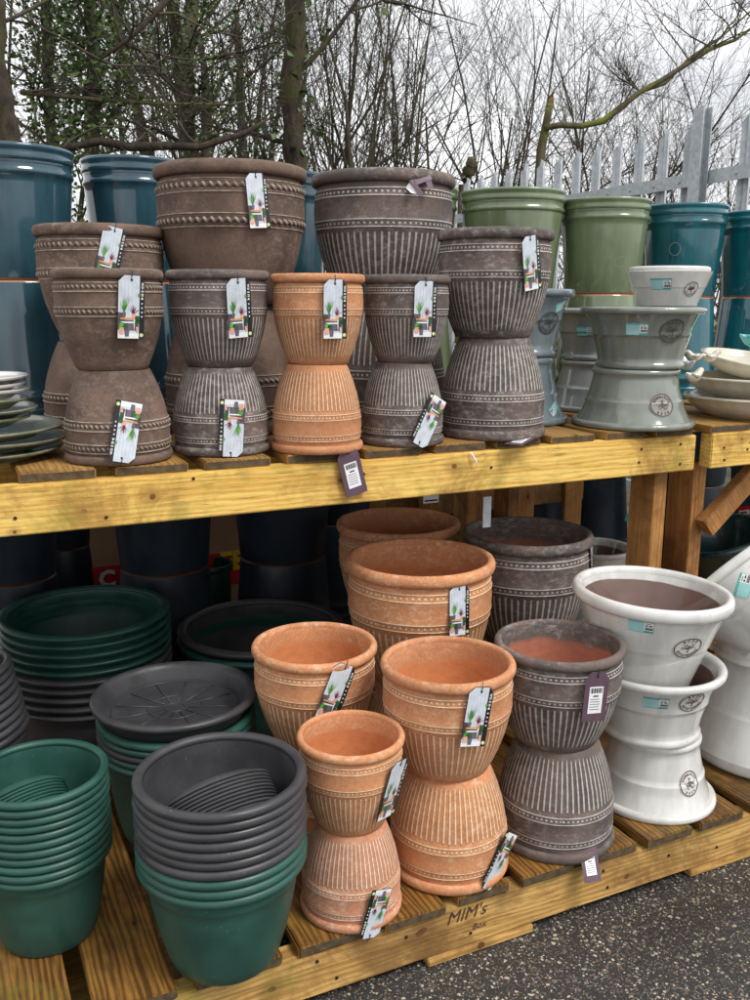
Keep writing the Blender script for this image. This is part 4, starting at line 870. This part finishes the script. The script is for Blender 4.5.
def sapling(u,Y,h,nst,seed,label,r0=.035,spread=.35,kids=(7,5,3),ivy=0,twig='twig',trunk='bark',lean=(0,0),group=GTr):
    b=at(u,302,Y); base=Vector((b.x,Y,gz(Y))); t=thing('bare_tree',label,'tree',base,group=group); w_=Wood(seed)
    iv=MB(); rr_=random.Random(seed)
    for k in range(nst):
        a=2*PI*k/nst+rr_.uniform(-.4,.4); d=Vector((math.cos(a)*spread*rr_.uniform(.3,1)+lean[0],math.sin(a)*spread*rr_.uniform(.3,1)+lean[1],1))
        w_.branch(base+Vector((math.cos(a),math.sin(a),0))*.06*(nst>1),d,h*rr_.uniform(.8,1.05),r0*rr_.uniform(.7,1.1),3,.25,kids)
    if ivy:
        c=[p for p in w_.big.v[::5]] or [tuple(base)]; leaves(iv,c,ivy,.10,.075,rr_)
    finish(t,w_,trunk,twig,iv if ivy else None)
def trunk_tree(pts,rad,label,seed,kids_n=10,trunk='bark',ivy=0,ivr=.14,group=None,blen=1.6,fl=.075):
    P=[at(*p) for p in pts]; base=Vector((P[0].x,P[0].y,gz(P[0].y))); t=thing('bare_tree',label,'tree',base,group=group); w_=Wood(seed); rr_=random.Random(seed)
    full=[base]+P; rads=[rad[0]*1.15]+list(rad)
    # subdivide for a slightly crooked stem
    pp=[];rr2=[]
    for i in range(len(full)-1):
        for j in range(5): f=j/5; q=full[i].lerp(full[i+1],f)+Vector((rr_.gauss(0,.12*rads[i]),rr_.gauss(0,.12*rads[i]),0)); pp.append(q); rr2.append((rads[i]*(1-f)+rads[i+1]*f)*rr_.uniform(.94,1.07))
    pp.append(full[-1]); rr2.append(rads[-1]); w_.limb(pp,rr2,12)
    for k in range(kids_n):
        i=rr_.randint(4,len(pp)-2); a=rr_.uniform(0,6.28); d=Vector((math.cos(a),math.sin(a),rr_.uniform(.1,.9))); w_.branch(pp[i],d,blen*rr_.uniform(.5,1),rr2[i]*.28,2,.2,(7,5))
    iv=MB()
    if ivy:
        tws=[p for p in w_.tw.v[::9]]; leaves(iv,[q[:] for q in pp[1:]],int(ivy*.6),ivr*.6,fl,rr_); leaves(iv,[tuple(rr_.choice(tws)) for _ in range(40)] if tws else [q[:] for q in pp[1:]],int(ivy*.5),ivr*.45,fl,rr_)
    finish(t,w_,trunk,'twig',iv if ivy else None)
trunk_tree([(293,160,7.5),(292,80,7.5),(297,0,7.5),(299,-60,7.5)],[.092,.088,.082,.07],"thick dark upright trunk left of the middle, above the biggest brown pot",11,6,'bark_dark',ivy=260,ivr=.13)
trunk_tree([(190,150,9.5),(181,80,9.5),(172,0,9.5),(168,-40,9.5)],[.085,.075,.06,.05],"dark tree trunk above the second blue planter",12,9,'bark_dark')
trunk_tree([(186,150,9.2),(187,70,9.2),(193,0,9.2),(195,-40,9.2)],[.075,.068,.06,.05],"reddish brown trunk close beside the one above the second blue planter",13,6,'bark')
trunk_tree([(146,150,10),(132,85,10),(116,30,10),(108,-30,10)],[.06,.055,.05,.04],"slim trunk leaning left above the blue planters",14,10,'bark')
trunk_tree([(92,150,7.2),(95,70,7.2),(90,0,7.2),(90,-60,7.2)],[.05,.05,.045,.04],"ivy clad tree above the left blue planters",15,9,'bark',ivy=6500,ivr=.25,fl=.042)
trunk_tree([(52,150,8),(48,70,8),(45,0,8),(44,-60,8)],[.045,.045,.04,.04],"second ivy clad tree nearer the left edge",16,9,'bark',ivy=3500,ivr=.22,fl=.042)
trunk_tree([(206,160,9),(205,90,9),(202,40,9)],[.05,.045,.02],"short stem wrapped in ivy between the trunks and the thick dark one",17,6,'bark',ivy=1900,ivr=.20,fl=.042)
trunk_tree([(243,160,10),(240,80,10),(236,10,10)],[.05,.04,.02],"thin ivy wrapped stem just left of the thick dark trunk",18,8,'bark',ivy=1500,ivr=.22,fl=.04)
trunk_tree([(8,150,5.5),(3,100,5.5),(-4,60,5.5),(-2,0,5.5)],[.07,.05,.045,.04],"dark gnarled trunk at the left edge of the photo",19,5,'bark_dark',blen=1.2)
trunk_tree([(462,200,8.5),(470,168,8.5),(472,158,8.5)],[.07,.065,.05],"short mossy stump standing behind the green planters",20,0,'bark_moss')
# broken snag
P=[at(538,200,8.5),at(541,150,8.5),at(547,120,8.5)]; base=Vector((P[0].x,8.5,gz(8.5))); t=thing('broken_tree',"broken off tree trunk with a splintered orange tip and one long mossy limb reaching right",'tree',base); w_=Wood(30)
w_.limb([base]+P+[at(550,104,8.5)],[.07,.055,.05,.042,.04],10)
LP=[(545,128),(560,125),(582,126),(603,121),(620,108),(640,92),(662,80),(690,62),(712,48),(735,40),(760,22)]
pts=[at(u,v,8.45-.05*i) for i,(u,v) in enumerate(LP)]; w_.limb(pts,[.030,.032,.030,.034,.032,.028,.026,.026,.022,.018,.012],8)
pts2=[at(u,v,8.4) for u,v in [(640,92),(665,83),(690,58),(720,38),(752,10)]]; w_.limb(pts2,[.02,.022,.018,.014,.01],8)
for k in range(16):
    i=w_.r.randint(4,10); a=w_.r.uniform(0,6.28); w_.branch(pts[min(i,10)],Vector((.6*math.cos(a),.3*math.sin(a),w_.r.uniform(.2,1))),.9*w_.r.uniform(.4,1),.010,2,.15,(6,5),.4)
finish(t,w_,'bark_moss','twig')
m=MB(); m.tube([at(549,108,8.5),at(551,100,8.5),at(553,93,8.5),at(555,88,8.5)],[.041,.036,.018,.002],7); o=m.build('splintered_tip',MT['snag'],t,sharp=0); o.location=-Vector(base)
# fallen and leaning boughs on the left
def bough(pts,rad,label,seed,mat='bark_dark',n=7,ln=.8):
    P=[at(*p) for p in pts]; t=thing('fallen_bough',label,'branch',P[0],group='boughs lying across the undergrowth'); w_=Wood(seed)
    w_.limb(P,rad,8)
    for k in range(n):
        i=w_.r.randint(0,len(P)-1); a=w_.r.uniform(0,6.28); w_.branch(P[i],Vector((math.cos(a),.4*math.sin(a),w_.r.uniform(-.3,.9))),ln*w_.r.uniform(.4,1),.009,2,.1,(6,5),.4)
    finish(t,w_,mat,'twig')
bough([(60,150,6.6),(100,141,6.6),(130,147,6.6),(165,146,6.6),(200,147,6.6),(245,133,6.6),(270,118,6.6)],[.02,.028,.03,.028,.024,.018,.008],"dark bough lying level just above the blue planters",41)
bough([(20,92,7),(60,96,7),(110,101,7),(165,104,7),(215,104,7)],[.016,.016,.015,.013,.008],"thin pale bough crossing above the blue planters",42,'bark_moss')
bough([(170,-6,6),(155,14,6),(130,38,6),(100,60,6)],[.020,.018,.013,.007],"dark bough slanting down to the left across the ivy",43)
bough([(120,40,6.8),(140,50,6.8),(162,76,6.8),(185,100,6.8)],[.018,.015,.012,.007],"bough slanting down to the right between the left trunks",44)
bough([(372,-8,6),(385,1,6),(405,4,6),(430,12,6),(446,16,6),(478,26,6)],[.008,.008,.007,.006,.005,.003],"thin bare twig hanging into the sky at the top middle",45,'bark_dark',4,.35)
# thickets
th=[(330,11,5.2,5,51,"many stemmed bare tree just right of the thick dark trunk"),(395,13,4.6,6,52,"many stemmed bare tree behind the biggest grey pot"),(450,12,4.0,5,53,"many stemmed bare tree above the gap between grey pot and green planters"),
(505,14,5.6,4,54,"tall many stemmed bare tree above the first green planter"),(520,10.5,3.4,4,55,"low bare tree left of the broken trunk"),(575,13,6.0,6,56,"tall bare tree right of the broken trunk"),(620,13,4.0,4,57,"bare tree above the rightmost green planter"),
(665,14,3.8,4,58,"bare tree behind the fence above the left teal planter"),(710,13,4.2,4,59,"bare tree behind the tall fence post"),(748,12,4.2,4,60,"bare tree at the right edge behind the fence"),
(20,12,6.5,5,61,"bare tree behind the ivy at the left edge"),(155,13,6,5,62,"bare tree behind the leaning left trunk"),(255,12,6,6,63,"many stemmed bare tree just left of the thick dark trunk"),(215,14,6.5,5,64,"bare tree far back between the left trunks"),(350,9.5,4,4,65,"low bare tree over the blue sliver between the big pots")]
for u,Y,h,ns,sd_,lb in th: sapling(u,Y,h,ns,sd_,lb,r0=.042,spread=.40,kids=(7,5,4))
# far wood reads as one mass
w_=Wood(77); rr_=random.Random(77)
for k in range(60):
    Y=rr_.uniform(17,30); u=rr_.uniform(-60,820); b=at(u,302,Y); hh=rr_.uniform(.04,.12)*Y+1.3
    w_.branch(Vector((b.x,Y,gz(Y))),Vector((rr_.gauss(0,.12),0,1)),hh,.045,2,.3,(9,5),.22)
m=w_.tw; off=len(m.v); m.add(w_.big.v,w_.big.f); tag(m.build('far_woodland',MT['twig'],sharp=0),kind='stuff')
# undergrowth of bramble and ivy behind the stands
m=MB(); cs=[]
for k in range(900):
    Y=rr_.uniform(4.9,9.5); x=rr_.uniform(-2.5,9); top=.35+.9*(.5+.5*math.sin(x*2.1+Y)*math.cos(x*.9-Y*1.7)) ; cs.append((x,Y,GZ+rr_.uniform(0,1)*top))
leaves(m,cs,17000,.13,.07,rr_)
w2=Wood(5)
for k in range(260):
    Y=rr_.uniform(5,9.5); x=rr_.uniform(-2.5,9); a=rr_.uniform(0,6.28); w2.branch(Vector((x,Y,GZ)),Vector((math.cos(a)*.8,math.sin(a)*.8,1)),rr_.uniform(.8,1.9),.007,1,-.1,(5,),.35)
m2=w2.tw; b_=len(m.v); 
nleaf=len(m.f); m.add(m2.v,m2.f,1)
tag(m.build('undergrowth',[MT['bramble'],MT['twig']],sharp=0),kind='stuff')
